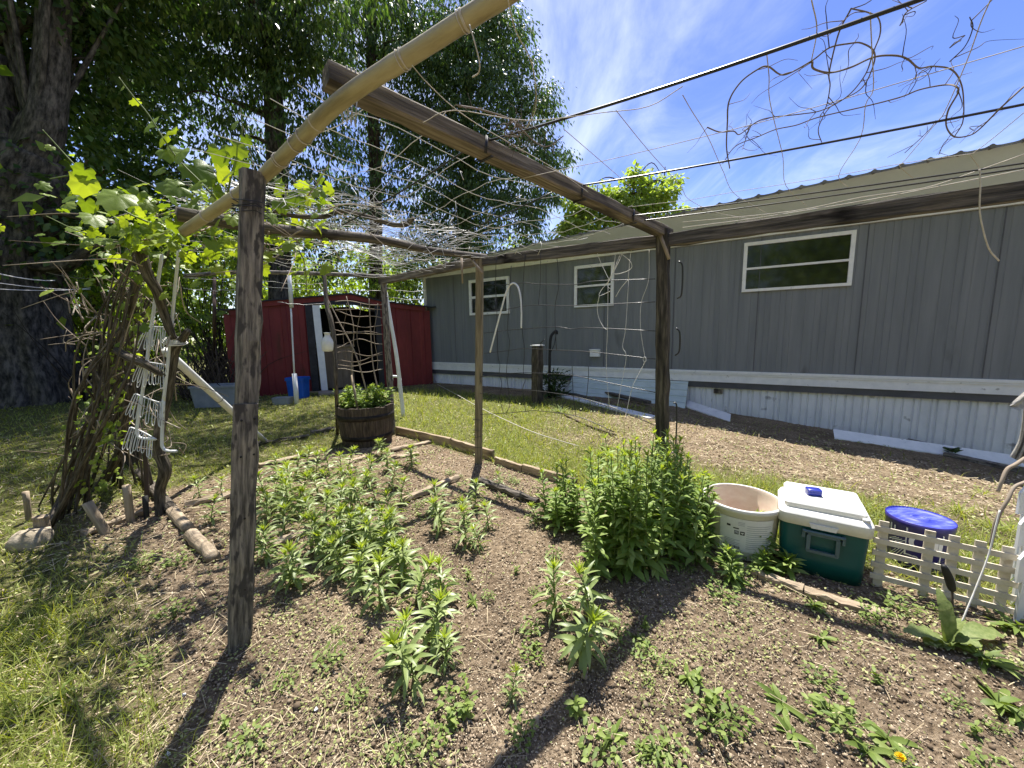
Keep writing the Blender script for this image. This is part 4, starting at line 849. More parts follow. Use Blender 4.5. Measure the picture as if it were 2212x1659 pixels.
st.tube(spline([onground(G(210, 1060)), Yp(240, 1010, 2.9), Yp(262, 965, 2.85), Yp(270, 900, 2.8), Yp(283, 830, 2.75)], 6), np.linspace(.035, .02, 25), 10, ridge=.12)
st.tube(spline([onground(G(110, 1130)), Yp(165, 1010, 2.75), Yp(205, 880, 2.65), Yp(240, 780, 2.55), Yp(275, 690, 2.4), Yp(300, 590, 2.3)], 6), np.linspace(.028, .017, 31), 12, ridge=.2)
part('stem', st, M['bark'], gv)
cn = MB(); tips = []
canes = [([(275, 840), (330, 900), (420, 1000), (560, 1150), (640, 1250), (830, 1380), (960, 1440)], 1.9), ([(770, 500), (860, 620), (960, 740), (1080, 930), (1180, 1060), (1300, 1180), (1400, 1290)], 1.75), ([(1560, 700), (1570, 850), (1540, 1000), (1500, 1130), (1470, 1300)], 1.8), ([(320, 1160), (430, 1140), (510, 1120)], 1.9), ([(510, 1150), (640, 1300), (760, 1420), (900, 1480)], 2.0), ([(300, 1400), (520, 1500), (800, 1560), (1000, 1500)], 2.1), ([(1100, 1400), (1300, 1330), (1500, 1350), (1800, 1420), (2050, 1500)], 2.2), ([(1700, 1250), (1850, 1330), (2000, 1450), (2150, 1560)], 2.4), ([(900, 1500), (1200, 1560), (1500, 1600), (1800, 1640)], 2.3)]
for zs, y in canes:
    P = spline([Yp(q[0]/3, q[1]/3, y+.02*i) for i, q in enumerate(zs)], 8); cn.tube(P, np.linspace(.0022, .0045, len(P)), 6); tips.append(P)
part('cane', cn, M['stem'], gv)
# lobed grape leaf
ga = np.radians([-90, -70, -52, -30, -12, 8, 22, 40, 58, 74, 90]); grd = np.array([.10, .40, .44, .46, .40, .52, .40, .42, .56, .50, .62])
right = np.c_[np.cos(ga)*grd, np.sin(ga)*grd+.12]; lft = right[::-1][1:-1]*[-1, 1]
out = np.r_[right, lft]; outz = -.16*(np.hypot(out[:, 0], out[:, 1]-.1)**1.5)+.03*np.cos(np.arange(len(out))*2.1)
GV = np.r_[[[0, 0.06, 0.03]], np.c_[out, outz]]; no = len(out)
mid = GV[1:]*.55+GV[0]*.45; mid[:, 2] += .03; GV = np.r_[GV, mid]
GF = [np.array([[1+i, 1+(i+1) % no, 1+no+(i+1) % no, 1+no+i] for i in range(no)]), np.array([[1+no+i, 1+no+(i+1) % no, 0] for i in range(no)])]
lf = MB()
big = [(970, 810, 130), (1095, 880, 150), (1080, 975, 135), (1175, 990, 125), (1255, 1080, 180), (1420, 970, 120), (1510, 945, 110), (1570, 1045, 130), (560, 1170, 150), (770, 1265, 190), (555, 1305, 95), (725, 1320, 90), (1520, 800, 65), (1590, 890, 65), (550, 1100, 100), (1410, 1110, 150), (1160, 1210, 150), (1500, 1120, 110), (945, 1320, 90), (605, 1400, 130), (1790, 1210, 120), (1995, 1200, 95), (1810, 1310, 100), (1930, 1270, 105), (890, 655, 60), (330, 950, 45), (1300, 1190, 110), (1250, 1300, 110), (1050, 1100, 80), (800, 565, 40), (1400, 1210, 120), (1450, 1250, 90)]
px_, dr_, nr_, sc_ = [], [], [], []
for x, y, s in big:
    yy = 1.75+.15*rg.random()+(.5 if x > 1700 else 0); px_.append(Yp(x/3, y/3, yy)); dr_.append([rg.normal(0, .8), rg.normal(-.3, .4), -.7+rg.normal(0, .3)]); nr_.append([rg.normal(0, .4), -.75+rg.normal(0, .35), .55+rg.normal(0, .4)]); sc_.append(s/3*yy/FPX*1.12)
for k in range(470):
    u_ = rg.random()
    if u_ < .52: x, y, yy = rg.normal(320, 110), rg.normal(478, 46), rg.uniform(1.9, 2.7)
    elif u_ < .84: x, y, yy = rg.uniform(430, 720), rg.normal(485, 50), rg.uniform(1.9, 3.4)
    else: x, y, yy = rg.normal(280, 45), rg.uniform(540, 720), rg.uniform(2.2, 2.8)
    if y < 395+max(0, (x-420)*.0): 
        if rg.random() < .8: continue
    if x > 740: continue
    px_.append(Yp(x, y, yy)); dr_.append([rg.normal(0, .8), rg.normal(-.2, .6), -.6+rg.normal(0, .4)]); nr_.append([rg.normal(0, .45), rg.normal(-.4, .45), .8+rg.normal(0, .3)]); sc_.append(rg.uniform(.035, .095))
V, F = scatter(GV, GF, px_, dr_, nr_, sc_); lf.add(V, F)
part('leaves', lf, M['lf_grape'], gv)
px_, dr_, nr_, sc_ = [], [], [], []
for k in range(420):
    t_ = rg.random(); x, y = rg.normal(300-120*t_, 32), 560+500*t_; px_.append(Yp(x, y, rg.uniform(2.3, 3.0))); dr_.append([rg.normal(0, .8), rg.normal(-.2, .6), -.5]); nr_.append([rg.normal(0, .5), rg.normal(-.3, .5), .8]); sc_.append(rg.uniform(.018, .05))
V, F = scatter(GV, GF, px_, dr_, nr_, sc_); part('side_leaves', MB().add(V, F), M['lf_shrub'], gv)
# thin twigs in the canopy
tw_ = MB()
for k in range(60):
    a = Yp(rg.uniform(250, 720), rg.normal(505, 35), rg.uniform(2.0, 3.2)); d = rg.normal(0, 1, 3)*[1, .7, .35]; d /= np.linalg.norm(d); L = rg.uniform(.15, .6)
    tw_.tube(spline([a, a+d*L*.4+rg.normal(0, .04, 3), a+d*L+rg.normal(0, .06, 3)], 4), np.linspace(.004, .0015, 9), 5)
for k in range(130):
    x = rg.uniform(150, 390); a = Yp(x, rg.uniform(600, 1000), rg.uniform(2.3, 2.9)); d = np.array([rg.normal(0, .5), rg.normal(0, .3), rg.normal(.3, .8)]); d /= np.linalg.norm(d); L = rg.uniform(.1, .4)
    tw_.tube(spline([a, a+d*L*.5+rg.normal(0, .03, 3), a+d*L], 4), np.linspace(.0045, .0015, 9), 5)
part('twig', tw_, M['twig'], gv)
# ================================================================== CLOTHES LINES, far wires at left
for i, (a, b_, y0, y1, lab) in enumerate([((-40, 582), (118, 606), 3.6, 5.2, 'thick white clothesline end at the far left, topmost of its bundle'), ((-40, 606), (195, 625), 3.5, 6.0, 'thin white clothesline sagging past the big trunk, middle of its bundle'), ((-40, 622), (195, 622), 3.4, 6.0, 'thin white clothesline crossing the big trunk, lowest of its bundle'), ((100, 588), (252, 602), 5.2, 3.4, 'dark line between the big trunk and the vine')]):
    wire('clothesline', sag(Yp(*a, y0), Yp(*b_, y1), .03, 14), .006 if i == 0 else .004, M['string'] if i < 3 else M['wire_black'], lab, 'clothesline', group='lines at the left by the big trunk')
for i, (a, b_) in enumerate([((395, 622), (520, 625)), ((395, 600), (520, 598)), ((560, 618), (830, 628)), ((560, 606), (700, 612)), ((835, 622), (920, 628)), ((835, 640), (918, 645)), ((600, 652), (700, 655))]):
    wire('fence_line', sag(Yp(*a, 4.3), Yp(*b_, 4.6), .02, 10, .004), .0028, M['wire_grey'], 'thin grey fence line strung between posts at the back of the bed', 'wire', group='thin lines at the back of the bed')
# ================================================================== POLES BY THE SHED
pole2 = thing('fence_pole', 'white pole with a thick foot standing in front of the blue bin', 'pole', tuple(onground(G(641, 872))))
b0 = onground(G(641, 872)); yq = b0[1]
part('foot', MB().tube([b0-[0, 0, .1], Yp(636, 807, yq)], .040, 12), M['white_rod'], pole2)
part('rod', MB().tube(np.linspace(Yp(636, 812, yq), Yp(628, 660, yq), 6), .014, 8), M['white_rod'], pole2)
part('upper_tube', MB().tube([Yp(630, 664, yq), Yp(624, 585, yq)], .034, 12), M['white_rod'], pole2)
b0 = onground(G(872, 902)); yq = b0[1]
stick('white_pole', [b0-[0, 0, .05], Yp(858, 780, yq-.02), Yp(845, 700, yq-.04), Yp(834, 630, yq-.06)], [.030, .028, .024, .018], M['white_rod'], 'white pole leaning against the thin grey post right of the half barrel', 'pole', n=12, ridge=.01)
b0 = onground(G(853, 875)); yq = b0[1]
hs_ = MB(); hs_.tube(spline([b0-[0, 0, .1], Yp(847, 860, yq), Yp(847, 818, yq), Yp(851, 813, yq), Yp(862, 815, yq), Yp(863, 822, yq)], 6), .02, 10); hs_.tube([Yp(863, 818, yq), Yp(863, 838, yq)], .034, 10)
solo('water_spigot', hs_, M['white_rod'], 'white bent pipe spigot beside the leaning white pole', 'spigot')
stick('red_handle', [onground(G(566, 842)), Yp(584, 780, G(566, 842)[1]+.05), Yp(605, 716, G(566, 842)[1]+.1)], .018, M['red_paint'], 'red tool handle leaning on the red shed wall', 'handle', n=8, ridge=0)
stick('orange_pole', [onground(G(463, 812)), Yp(463, 720, 6.6), Yp(463, 600, 6.6)], .026, M['trunk_red'], 'thin reddish pole standing in the undergrowth left of the shed', 'pole', n=8, ridge=.03)
# blue bin
bn = thing('blue_bin', 'bright blue plastic bin standing on the grass against the shed', 'bin', tuple(onground(G(637, 862))))
c = onground(G(637, 862))+np.array([0, .16, 0]); b_ = MB(); w_ = .19
def rbox(mb, c, w, d, z0, z1, tap, ax=np.eye(3), r=.04, n=5, cap0=True, cap1=False, steps=2):
    pr = []
    for sx_, sy_, a0 in ((1, 1, 0), (-1, 1, 90), (-1, -1, 180), (1, -1, 270)):
        for k in range(n+1): a = math.radians(a0+90*k/n); pr.append((sx_*(w/2-r)+r*math.cos(a), sy_*(d/2-r)+r*math.sin(a)))
    pr = np.array(pr); m_ = len(pr); V = []; Gq = []
    zs = np.linspace(z0, z1, steps)
    for z in zs:
        s_ = 1+(tap-1)*(z-z0)/(z1-z0+1e-9); q = np.c_[pr*s_, np.full(m_, z)]; V.append(np.array(c)+q@ax); Gq.append(q)
    F = [np.array([[i*m_+j, i*m_+(j+1) % m_, (i+1)*m_+(j+1) % m_, (i+1)*m_+j] for i in range(len(zs)-1) for j in range(m_)])]
    if cap0: F.append(np.array([list(range(m_))[::-1]]))
    if cap1: F.append(np.array([list(range((len(zs)-1)*m_, len(zs)*m_))]))
    return mb.add(np.concatenate(V), F, np.concatenate(Gq))
rbox(b_, c, .31, .26, 0, .40, 1.12); part('body', b_, M['blue'], bn, smooth=False)
b_ = MB(); rbox(b_, c, .375, .32, .36, .385, 1.0); rbox(b_, c, .365, .31, .385, .42, 1.02, cap1=False, cap0=False); part('rim', b_, M['blue'], bn, smooth=False)
# grey tote
c = onground(G(465, 880))+np.array([0, .18, 0]); tt = thing('storage_tote', 'grey plastic storage tote lying under the bushes left of the shed', 'tote', tuple(c))
axr = np.array([[.985, .17, 0], [-.17, .985, 0], [0, 0, 1.0]])
b_ = MB(); rbox(b_, c, .74, .36, 0, .36, 1.1, axr); part('body', b_, M['tote'], tt, smooth=False)
b_ = MB(); rbox(b_, c, .84, .43, .35, .39, 1.0, axr, cap1=False); part('rim', b_, M['tote'], tt, smooth=False)
b_ = MB()
for z in (.13, .24): rbox(b_, c, .745+z*.22, .365+z*.12, z, z+.012, 1.0, axr)
part('rib', b_, M['tote'], tt, smooth=False)
# dark crate by the near post
c = onground(G(612, 872)); b_ = MB(); rbox(b_, c, .3, .2, 0, .12, 1.1); solo('plastic_tray', b_, M['tote'], 'low grey tray on the shaded grass between the near post and blue bin', 'tray', smooth=False)
# ================================================================== HALF BARREL
bc = np.array([-1.672, 4.225, 0.0]); bc[2] = gz(*bc[:2])
br = thing('barrel_planter', 'dark wooden half barrel planter with black hoops at the corner of the bed', 'planter', tuple(bc))
b_ = MB(); ns = 28
for i in range(ns):
    a0 = 2*np.pi*i/ns+.006; a1 = 2*np.pi*(i+1)/ns-.006; q = []
    zs = np.linspace(0, .44+rng.normal(0, .004), 6)
    for rin in (0, 1):
        for z in zs:
            t_ = z/.44; R = .262+.045*math.sin(min(1, t_*.80)*math.pi*.62)-rin*.024
            for a in (a0, (a0+a1)/2, a1): q.append(bc+[math.cos(a)*R, math.sin(a)*R, z])
    q = np.array(q); F = [[k*3+j, k*3+j+1, k*3+j+4, k*3+j+3] for k in range(5) for j in range(2)]+[[18+k*3+j+1, 18+k*3+j, 18+k*3+j+3, 18+k*3+j+4] for k in range(5) for j in range(2)]
    F += [[15, 16, 34, 33], [16, 17, 35, 34]]+[[k*3+3, k*3, 18+k*3, 18+k*3+3] for k in range(5)][::1]+[[k*3+2, k*3+5, 18+k*3+5, 18+k*3+2] for k in range(5)]
    g_ = np.c_[np.full(36, i*3.7), np.zeros(36)+np.arange(36) % 3, q[:, 2]]
    b_.add(q, np.array(F), g_)
part('stave', b_, M['barrel'], br, label='ring of weathered staves', smooth=False)
for z0_, z1_ in ((.30, .355), (.075, .125)):
    t0, t1 = z0_/.44, z1_/.44; R0_ = .262+.045*math.sin(min(1, t0*.8)*math.pi*.62)+.004; R1_ = .262+.045*math.sin(min(1, t1*.8)*math.pi*.62)+.004
    part('hoop', MB().lathe(bc, [(R0_-.003, z0_), (R0_, z0_), (R1_, z1_), (R1_-.003, z1_)], 48), M['hoop'], br)
b_ = MB().lathe(bc, [(.285, .40), (.2, .41), (.1, .425), (0.001, .42)], 30); b_.v[-1] = b_.v[-1]+rng.normal(0, .006, b_.v[-1].shape)
part('soil', b_, M['soil'], br)
bz = float(bc[2])+.40
stick('trellis_stick', [onground(G(729, 938)), Yp(727, 850, 3.98), Yp(723, 750, 4.0), Yp(714, 690, 4.05), Yp(706, 660, 4.1), Yp(701, 600, 4.2), Yp(698, 575, 4.3)], [.020, .020, .026, .024, .02, .018], M['bark'], 'thick dark branch standing at the left edge of the half barrel', 'branch', n=9, ridge=.07)
stick('trellis_stick', [np.array([*(bc[:2]+[.05, .02]), bz]), Yp(770, 770, 4.2), Yp(730, 690, 4.2), Yp(690, 612, 4.25)], [.009, .008, .006], M['twig'], 'long thin stick slanting across the half barrel trellis', 'stick', n=6)
stick('trellis_stick', [np.array([*(bc[:2]+[-.08, .0]), bz]), Yp(760, 800, 4.25), Yp(764, 710, 4.25), Yp(748, 640, 4.3)], [.008, .006, .004], M['twig'], 'thin forked twig standing in the middle of the half barrel', 'stick', n=6)
stick('trellis_stick', [np.array([*(bc[:2]+[.17, .05]), bz]), Yp(806, 790, 4.35), Yp(800, 700, 4.35), Yp(797, 645, 4.35)], [.009, .007, .006], M['twig'], 'straight pale cane at the right side of the half barrel', 'cane', n=6)
stick('trellis_stick', [np.array([*(bc[:2]+[-.05, -.1]), bz-.02]), Yp(759, 810, 4.15)], [.013, .011], M['log'], 'short thick cut stem standing in the half barrel', 'stem', n=8)
fw = MB()
for (y0, y1, s_) in ((651, 657, 3), (668, 668, 1), (672, 690, -4), (700, 705, 4), (712, 722, -3), (722, 720, 2), (745, 735, 8), (765, 762, -6), (782, 770, 5), (790, 782, -4), (800, 800, 4)):
    pts = [Yp(x, y0+(y1-y0)*t_+s_*math.sin(t_*math.pi*2+s_), 4.1+.35*t_) for t_, x in zip(np.linspace(0, 1, 8), np.linspace(724, 826, 8))]
    fw.tube(spline(pts, 3), .0042, 5)
for x in (745, 775, 812): fw.tube(spline([Yp(x+4*math.sin(y*.05), y, 4.25) for y in np.linspace(655, 800, 8)], 3), .003, 5)
solo('dead_vine', fw, M['twig'], 'dried tendrils and wires strung across the sticks above the half barrel', 'dead vine')
# white jug hanging by the barrel
jc = Yp(709, 741, 4.0); jg = MB().lathe(jc-[0, 0, .09], [(.002, 0), (.055, .004), (.066, .02), (.068, .10), (.055, .13), (.03, .165), (.03, .19), (.036, .192), (.036, .2), (.002, .2)], 20)
solo('plastic_jug', jg, M['white_rod'], 'white plastic jug hung upside on the branch above the half barrel', 'jug')
# ================================================================== WOODEN PIPE POST NEAR THE TRAILER
b0 = onground(G(1160, 872)); yq = b0[1]
wp = thing('wooden_post', 'dark stubby wooden post with a pale cap standing on the lawn before the trailer', 'post', tuple(b0))
part('shaft', MB().beam(b0-[0, 0, .1], Yp(1161, 748, yq), .17, .15, up=TU_UP if False else (LA[0], LA[1], 0), nseg=10, jit=.003), M['post_black'], wp, smooth=False)
c = Yp(1161, 746, yq); b_ = MB(); b_.box(c, (.19, .17, .014), np.array([[XA[0], XA[1], 0], [LA[0], LA[1], 0], [0, 0, 1]])); part('cap', b_, M['trim_white'], wp, smooth=False)
b_ = MB(); b_.tube(spline([Yp(1170, 752, yq-.1), Yp(1168, 742, yq-.1), Yp(1172, 737, yq-.1), Yp(1177, 733, yq-.1)], 5), .008, 6); part('bent_wire', b_, M['wire_black'], wp)
b0 = onground(G(1186, 858)); yq = b0[1]
b_ = MB(); b_.tube(spline([b0, Yp(1187, 800, yq), Yp(1188, 752, yq), Yp(1190, 728, yq), Yp(1197, 718, yq), Yp(1202, 716, yq), Yp(1203, 722, yq)], 6), .026, 8); b_.tube(spline([Yp(1190, 760, yq-.05), Yp(1197, 745, yq-.05), Yp(1201, 722, yq-.05)], 5), .008, 6)
solo('standpipe', b_, M['black'], 'black bent standpipe rising out of the green fern clump', 'pipe')
# hose lying in the lawn
stick('rope', [onground(G(945, 832), .02), onground(G(985, 858), .06), onground(G(1035, 890), .08), onground(G(1095, 925), .10), onground(G(1160, 955), .10), onground(G(1250, 972), .04)], .0045, M['string_old'], 'white rope lying across the sunny lawn from the shed corner', 'rope', n=8, ridge=0)
stick('lawn_stick', [onground(G(1178, 878), .02), onground(G(1260, 918), .02), onground(G(1330, 945), .03)], .012, M['twig_dark'], 'thin dark stick lying in the grass before the trailer', 'stick', n=6)
# ================================================================== BUCKET, COOLER, DRUM, LATTICE
bk = onground([1.262, 1.985]); bt = np.array([*bk[:2], bk[2]]); tilt = Matrix.Rotation(math.radians(3), 3, 'X'); AXB = np.array(tilt.transposed())
BS = 1.09
bu = thing('white_bucket', 'open white plastic bucket with a worn paper label beside the green cooler', 'bucket', tuple(bt))
b_ = MB().lathe(bt, [(r_*BS, z_) for r_, z_ in [(.002, .004), (.146, .004), (.150, .01), (.163, .245), (.168, .247), (.168, .262), (.176, .264), (.178, .285), (.173, .290), (.166, .288)]], 56); part('body', b_, M['bucket'], bu)
b_ = MB().lathe(bt, [(r_*BS, z_) for r_, z_ in [(.166, .288), (.159, .27), (.146, .016), (.002, .014)]], 56); part('inside', b_, M['bucket_in'], bu)
def onb(th, z): R = (.150+.013*(z-.01)/.235)*BS+.0012; return bt+[R*math.cos(th), R*math.sin(th), z]
tf = math.atan2(-bt[1], -bt[0])
def patch(mb, th0, th1, z0, z1, n=10, push=0.0, fn=None):
    fn = fn or onb; V = []
    for z in (z0, z1):
        for th in np.linspace(th0, th1, n+1): q = fn(th, z); r_ = q-np.array([*bt[:2], q[2]]) if fn is onb else q-np.array([*dc[:2], q[2]]); V.append(q+r_/np.linalg.norm(r_)*push)
    mb.add(np.array(V), np.array([[i, i+1, n+2+i, n+1+i] for i in range(n)]))
b_ = MB(); patch(b_, tf-.55, tf+.95, .055, .235, 24); part('label', b_, M['paper'], bu, smooth=False)
ik = MB(); gk = MB()
for k in range(12): patch(gk, tf+.18, tf+.85-.1*(k % 3 == 0), .075+k*.0115, .0775+k*.0115, 8, .0012)
for k in range(4): patch(gk, tf-.40, tf+.02-.12*(k == 2), .088+k*.0085, .0905+k*.0085, 8, .0012)
for k in range(3): patch(gk, tf-.05+.0, tf+.12, .20+k*.008, .2025+k*.008, 4, .0012)
for th in (tf-.08, tf+.075):                                     # two black square symbols
    patch(ik, th-.058, th+.058, .148, .168, 4, .0012)
for k in range(14): patch(ik, tf-.42+k*.033, tf-.42+k*.033+(.014 if k % 3 else .022), .066, .081, 1, .0012)
patch(ik, tf-.34, tf-.24, .185, .196, 3, .0012); patch(ik, tf-.17, tf-.02, .178, .184, 3, .0012)
part('print', ik, M['ink'], bu, smooth=False); part('print', gk, M['ink_grey'], bu, smooth=False)
wk = MB()
for th in (tf-.115, tf-.08, tf-.045): patch(wk, th-.007, th+.007, .152, .163, 1, .0018)
patch(wk, tf-.122, tf-.038, .163, .1645, 2, .0018); patch(wk, tf+.04, tf+.11, .156, .162, 3, .0018); patch(wk, tf+.068, tf+.082, .151, .156, 1, .0018)
part('print', wk, M['paper'], bu, smooth=False)
# cooler
ca = G(1845, 1264); cbp = G(1697, 1224); wv = ca-cbp; wv[2] = 0; cw_ = np.linalg.norm(wv); wv /= cw_; dv = np.array([-wv[1], wv[0], 0]); CD = .265; cw_ *= 1.06
co = (ca+cbp)/2+dv*CD/2; co[2] = float(gz(co[0], co[1])); CAX = np.array([wv, dv, [0, 0, 1.0]])
cl_ = thing('picnic_cooler', 'dark green cooler with a white lid standing between bucket and lattice', 'cooler', tuple(co))
b_ = MB(); rbox(b_, co, cw_*.985, CD*.97, 0, .228, 1.07, CAX, r=.03, n=6, steps=4); part('body', b_, M['cool_green'], cl_)
b_ = MB(); rbox(b_, co, cw_*1.12, CD*1.1, .218, .262, 1.0, CAX, r=.035, n=7); rbox(b_, co, cw_*1.12, CD*1.1, .262, .280, .93, CAX, r=.035, n=7, cap0=False, cap1=True); part('collar', b_, M['cool_white'], cl_)
b_ = MB(); rbox(b_, co+dv*.008, cw_*.97, CD*.95, .280, .300, 1.0, CAX, r=.018, n=5); rbox(b_, co+dv*.008, cw_*.97, CD*.95, .300, .309, .96, CAX, r=.018, n=5, cap0=False, cap1=True); part('lid', b_, M['cool_white'], cl_)
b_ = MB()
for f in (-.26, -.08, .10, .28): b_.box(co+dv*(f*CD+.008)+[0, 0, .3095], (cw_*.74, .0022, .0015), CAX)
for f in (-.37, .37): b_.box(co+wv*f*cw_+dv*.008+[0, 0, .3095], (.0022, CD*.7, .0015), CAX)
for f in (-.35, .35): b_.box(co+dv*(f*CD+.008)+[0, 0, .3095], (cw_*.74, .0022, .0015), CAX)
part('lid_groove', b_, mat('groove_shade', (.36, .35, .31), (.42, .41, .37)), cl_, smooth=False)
b_ = MB(); b_.tube([co+wv*cw_*.42-dv*(CD*.47)+[0, 0, .285], co+wv*cw_*.50-dv*(CD*.47)+[0, 0, .285]], .009, 10); b_.tube([co+wv*cw_*.47-dv*(CD*.47)+[0, 0, .285], co+wv*cw_*.47+dv*(CD*.4)+[0, 0, .285]], .005, 8); part('hinge', b_, M['cool_white'], cl_)
hd = MB(); hc = co-dv*(CD*.5*1.045)+[0, 0, .155]
hw, hh_ = .052, .038
for (x0, x1, z0_, z1_) in ((-hw, hw, hh_-.006, hh_+.006), (-hw, hw, -hh_-.006, -hh_+.006), (-hw-.002, -hw+.011, -hh_, hh_-.007), (hw-.011, hw+.002, -hh_, hh_-.007)):
    hd.box(hc-dv*.010+wv*(x0+x1)/2+[0, 0, (z0_+z1_)/2], (x1-x0, .012, z1_-z0_), CAX)
hd.tube([hc-dv*.014+wv*(-hw-.016)+[0, 0, hh_+.008], hc-dv*.014+wv*(hw+.016)+[0, 0, hh_+.008]], .0062, 10)
for s_ in (-1, 1): hd.box(hc-dv*.008+wv*s_*(hw+.013)+[0, 0, hh_-.004], (.010, .016, .034), CAX)
part('handle', hd, M['cool_grey'], cl_, smooth=False)
b_ = MB(); b_.prism([co-dv*(CD*.5*1.1+.001)+wv*x+[0, 0, z] for x, z in ((-.05, .238), (.045, .238), (.038, .218), (-.042, .218))], -dv*.006); part('latch', b_, M['cool_white'], cl_, smooth=False)
CS = 1.15; cl_.scale = (CS, CS, CS)
# blue box on the lid
c = Zp(1757, 1067, .356); c = c.copy(); c[2] = co[2]+.3105*CS; bx_ = MB(); AXX = np.array([wv*.97+dv*.24, dv*.97-wv*.24, [0, 0, 1.0]])
bb_ = thing('soap_box', 'small blue box lying on the white cooler lid', 'box', tuple(c))
rbox(bx_, c, .062, .05, 0, .016, 1.0, AXX, r=.010, n=5); part('base', bx_, M['bluebox'], bb_)
bx_ = MB(); rbox(bx_, c, .064, .052, .0165, .027, 1.0, AXX, r=.011, n=5); rbox(bx_, c, .064, .052, .027, .031, .9, AXX, r=.011, n=5, cap0=False, cap1=True); part('lid', bx_, M['bluebox'], bb_)
# drum
dc = onground([2.10, 1.84]); DR = .127; DH = .245
dm = thing('blue_pail', 'indigo blue pail with a scuffed flat lid and white lettering behind the lattice', 'pail', tuple(dc))
b_ = MB().lathe(dc, [(.002, 0), (DR*.9, 0), (DR*.93, .01), (DR*.985, DH-.03), (DR*1.0, DH-.028), (DR*1.01, DH), (DR*.985, DH)], 48); part('body', b_, M['drum'], dm)
b_ = MB().lathe(dc, [(DR*.985, DH), (DR*.97, DH-.007), (.036, DH-.006), (.036, DH-.003), (.026, DH-.003), (.026, DH-.006), (.002, DH-.006)], 48); part('lid', b_, M['drum_lid'], dm)
def ond(th, z): R = DR*(.93+.055*(z-.01)/(DH-.04))+.0015; return dc+[R*math.cos(th), R*math.sin(th), z]
td = math.atan2(-dc[1], -dc[0]); pr = MB()
def dstroke(pts, w=.0035):
    P = np.array([ond(td+a, z) for a, z in pts]); C_ = np.array([*dc[:2], 0]); n_ = P-C_; n_[:, 2] = 0; n_ /= np.linalg.norm(n_, axis=1)[:, None]
    T = np.gradient(P, axis=0); T /= np.linalg.norm(T, axis=1)[:, None]; s_ = np.cross(n_, T); V = np.concatenate([P+s_*w, P-s_*w]); m_ = len(P); pr.add(V, np.array([[i, i+1, m_+i+1, m_+i] for i in range(m_-1)]))
def ell(a0, z0, ra, rz, t0, t1, n=14): return [(a0+ra*math.cos(t_), z0+rz*math.sin(t_)) for t_ in np.radians(np.linspace(t0, t1, n))]
dstroke([(-.30, .07), (-.30, .205), (.75, .205)], .003); dstroke([(-.30, .205), (-.30, .215)], .003); dstroke([(-.28, .075), (.05, .075), (.12, .062), (.72, .062)], .003); dstroke([(.75, .205), (.75, .06)], .003)
dstroke(ell(.05, .15, .20, .035, 60, 330), .009)                                    # C
for a in (.40, .56, .70): dstroke([(a, .12), (a, .170)], .008)                       # m
dstroke(ell(.48, .168, .08, .012, 180, 0, 8), .008); dstroke(ell(.63, .168, .07, .012, 180, 0, 8), .008)
dstroke([(-.85, .21), (-.85, .165), (-.70, .165), (-.70, .205)], .004)
for k in range(4): dstroke([(-.9+k*.12, .035), (-.6+k*.12, .08+.01*k)], .0016); dstroke([(-.9+k*.12, .12), (-.62+k*.1, .145)], .002)
part('print', pr, M['white_print'], dm, smooth=False)
# lattice
l0 = onground(G(1893, 1266)); l1 = onground(G(2194, 1334)); l1[2] -= .032; lv = l1-l0; lv[2] = 0; LL = np.linalg.norm(lv); lv /= LL; ln_ = np.array([lv[1], -lv[0], 0]); LAX = np.array([lv, ln_, [0, 0, 1.0]])
lt = thing('lattice_panel', 'low cream plastic lattice fence panel standing in front of the blue pail', 'lattice', tuple((l0+l1)/2))
sl = (l1[2]-l0[2]+.008)/LL
LA2 = np.array([lv+np.array([0, 0, sl]), ln_, [0, 0, 1.0]])
def lpt(u, d, z): return l0+lv*u+ln_*d+np.array([0, 0, sl*u+z])
tz = Yp(1890, 1143, l0[1])[2]-l0[2]
for k in range(6):
    z = tz-k*.0585; 
    if z < .01: break
    b_ = MB(); b_.box(lpt(LL*.5+.035, .006, z), (LL+.13, .007, .0245), LA2); part('rail', b_, M['lattice'], lt, smooth=False)
for i, px in enumerate((1906, 2008, 2062, 2120, 2182, 2240)):
    p_ = PLp(px, 1170, l0, ln_); u = float(np.dot((p_-l0)[:2], lv[:2])); b_ = MB(); b_.box(lpt(u, -.003, tz/2+.012), (.034, .007, tz+.05), LA2); part('picket', b_, M['lattice'], lt, smooth=False)
# black tool handle
b0 = onground(G(2060, 1322)); stt = MB(); hnd = thing('garden_tool', 'black handled garden tool stuck in the ground in front of the lattice', 'tool', tuple(b0))
q = [Yp(2057, 1275, b0[1]), Yp(2050, 1250, b0[1]), Yp(2038, 1221, b0[1])]
part('handle', MB().tube(spline([q[0], q[1], q[2]], 5), [.010, .013, .0145, .015, .015, .015, .0145, .0135, .013, .011, .008], 12), M['black'], hnd)
part('shaft', MB().tube([b0-[0, 0, .03], q[0]], .004, 8), M['twig_dark'], hnd)
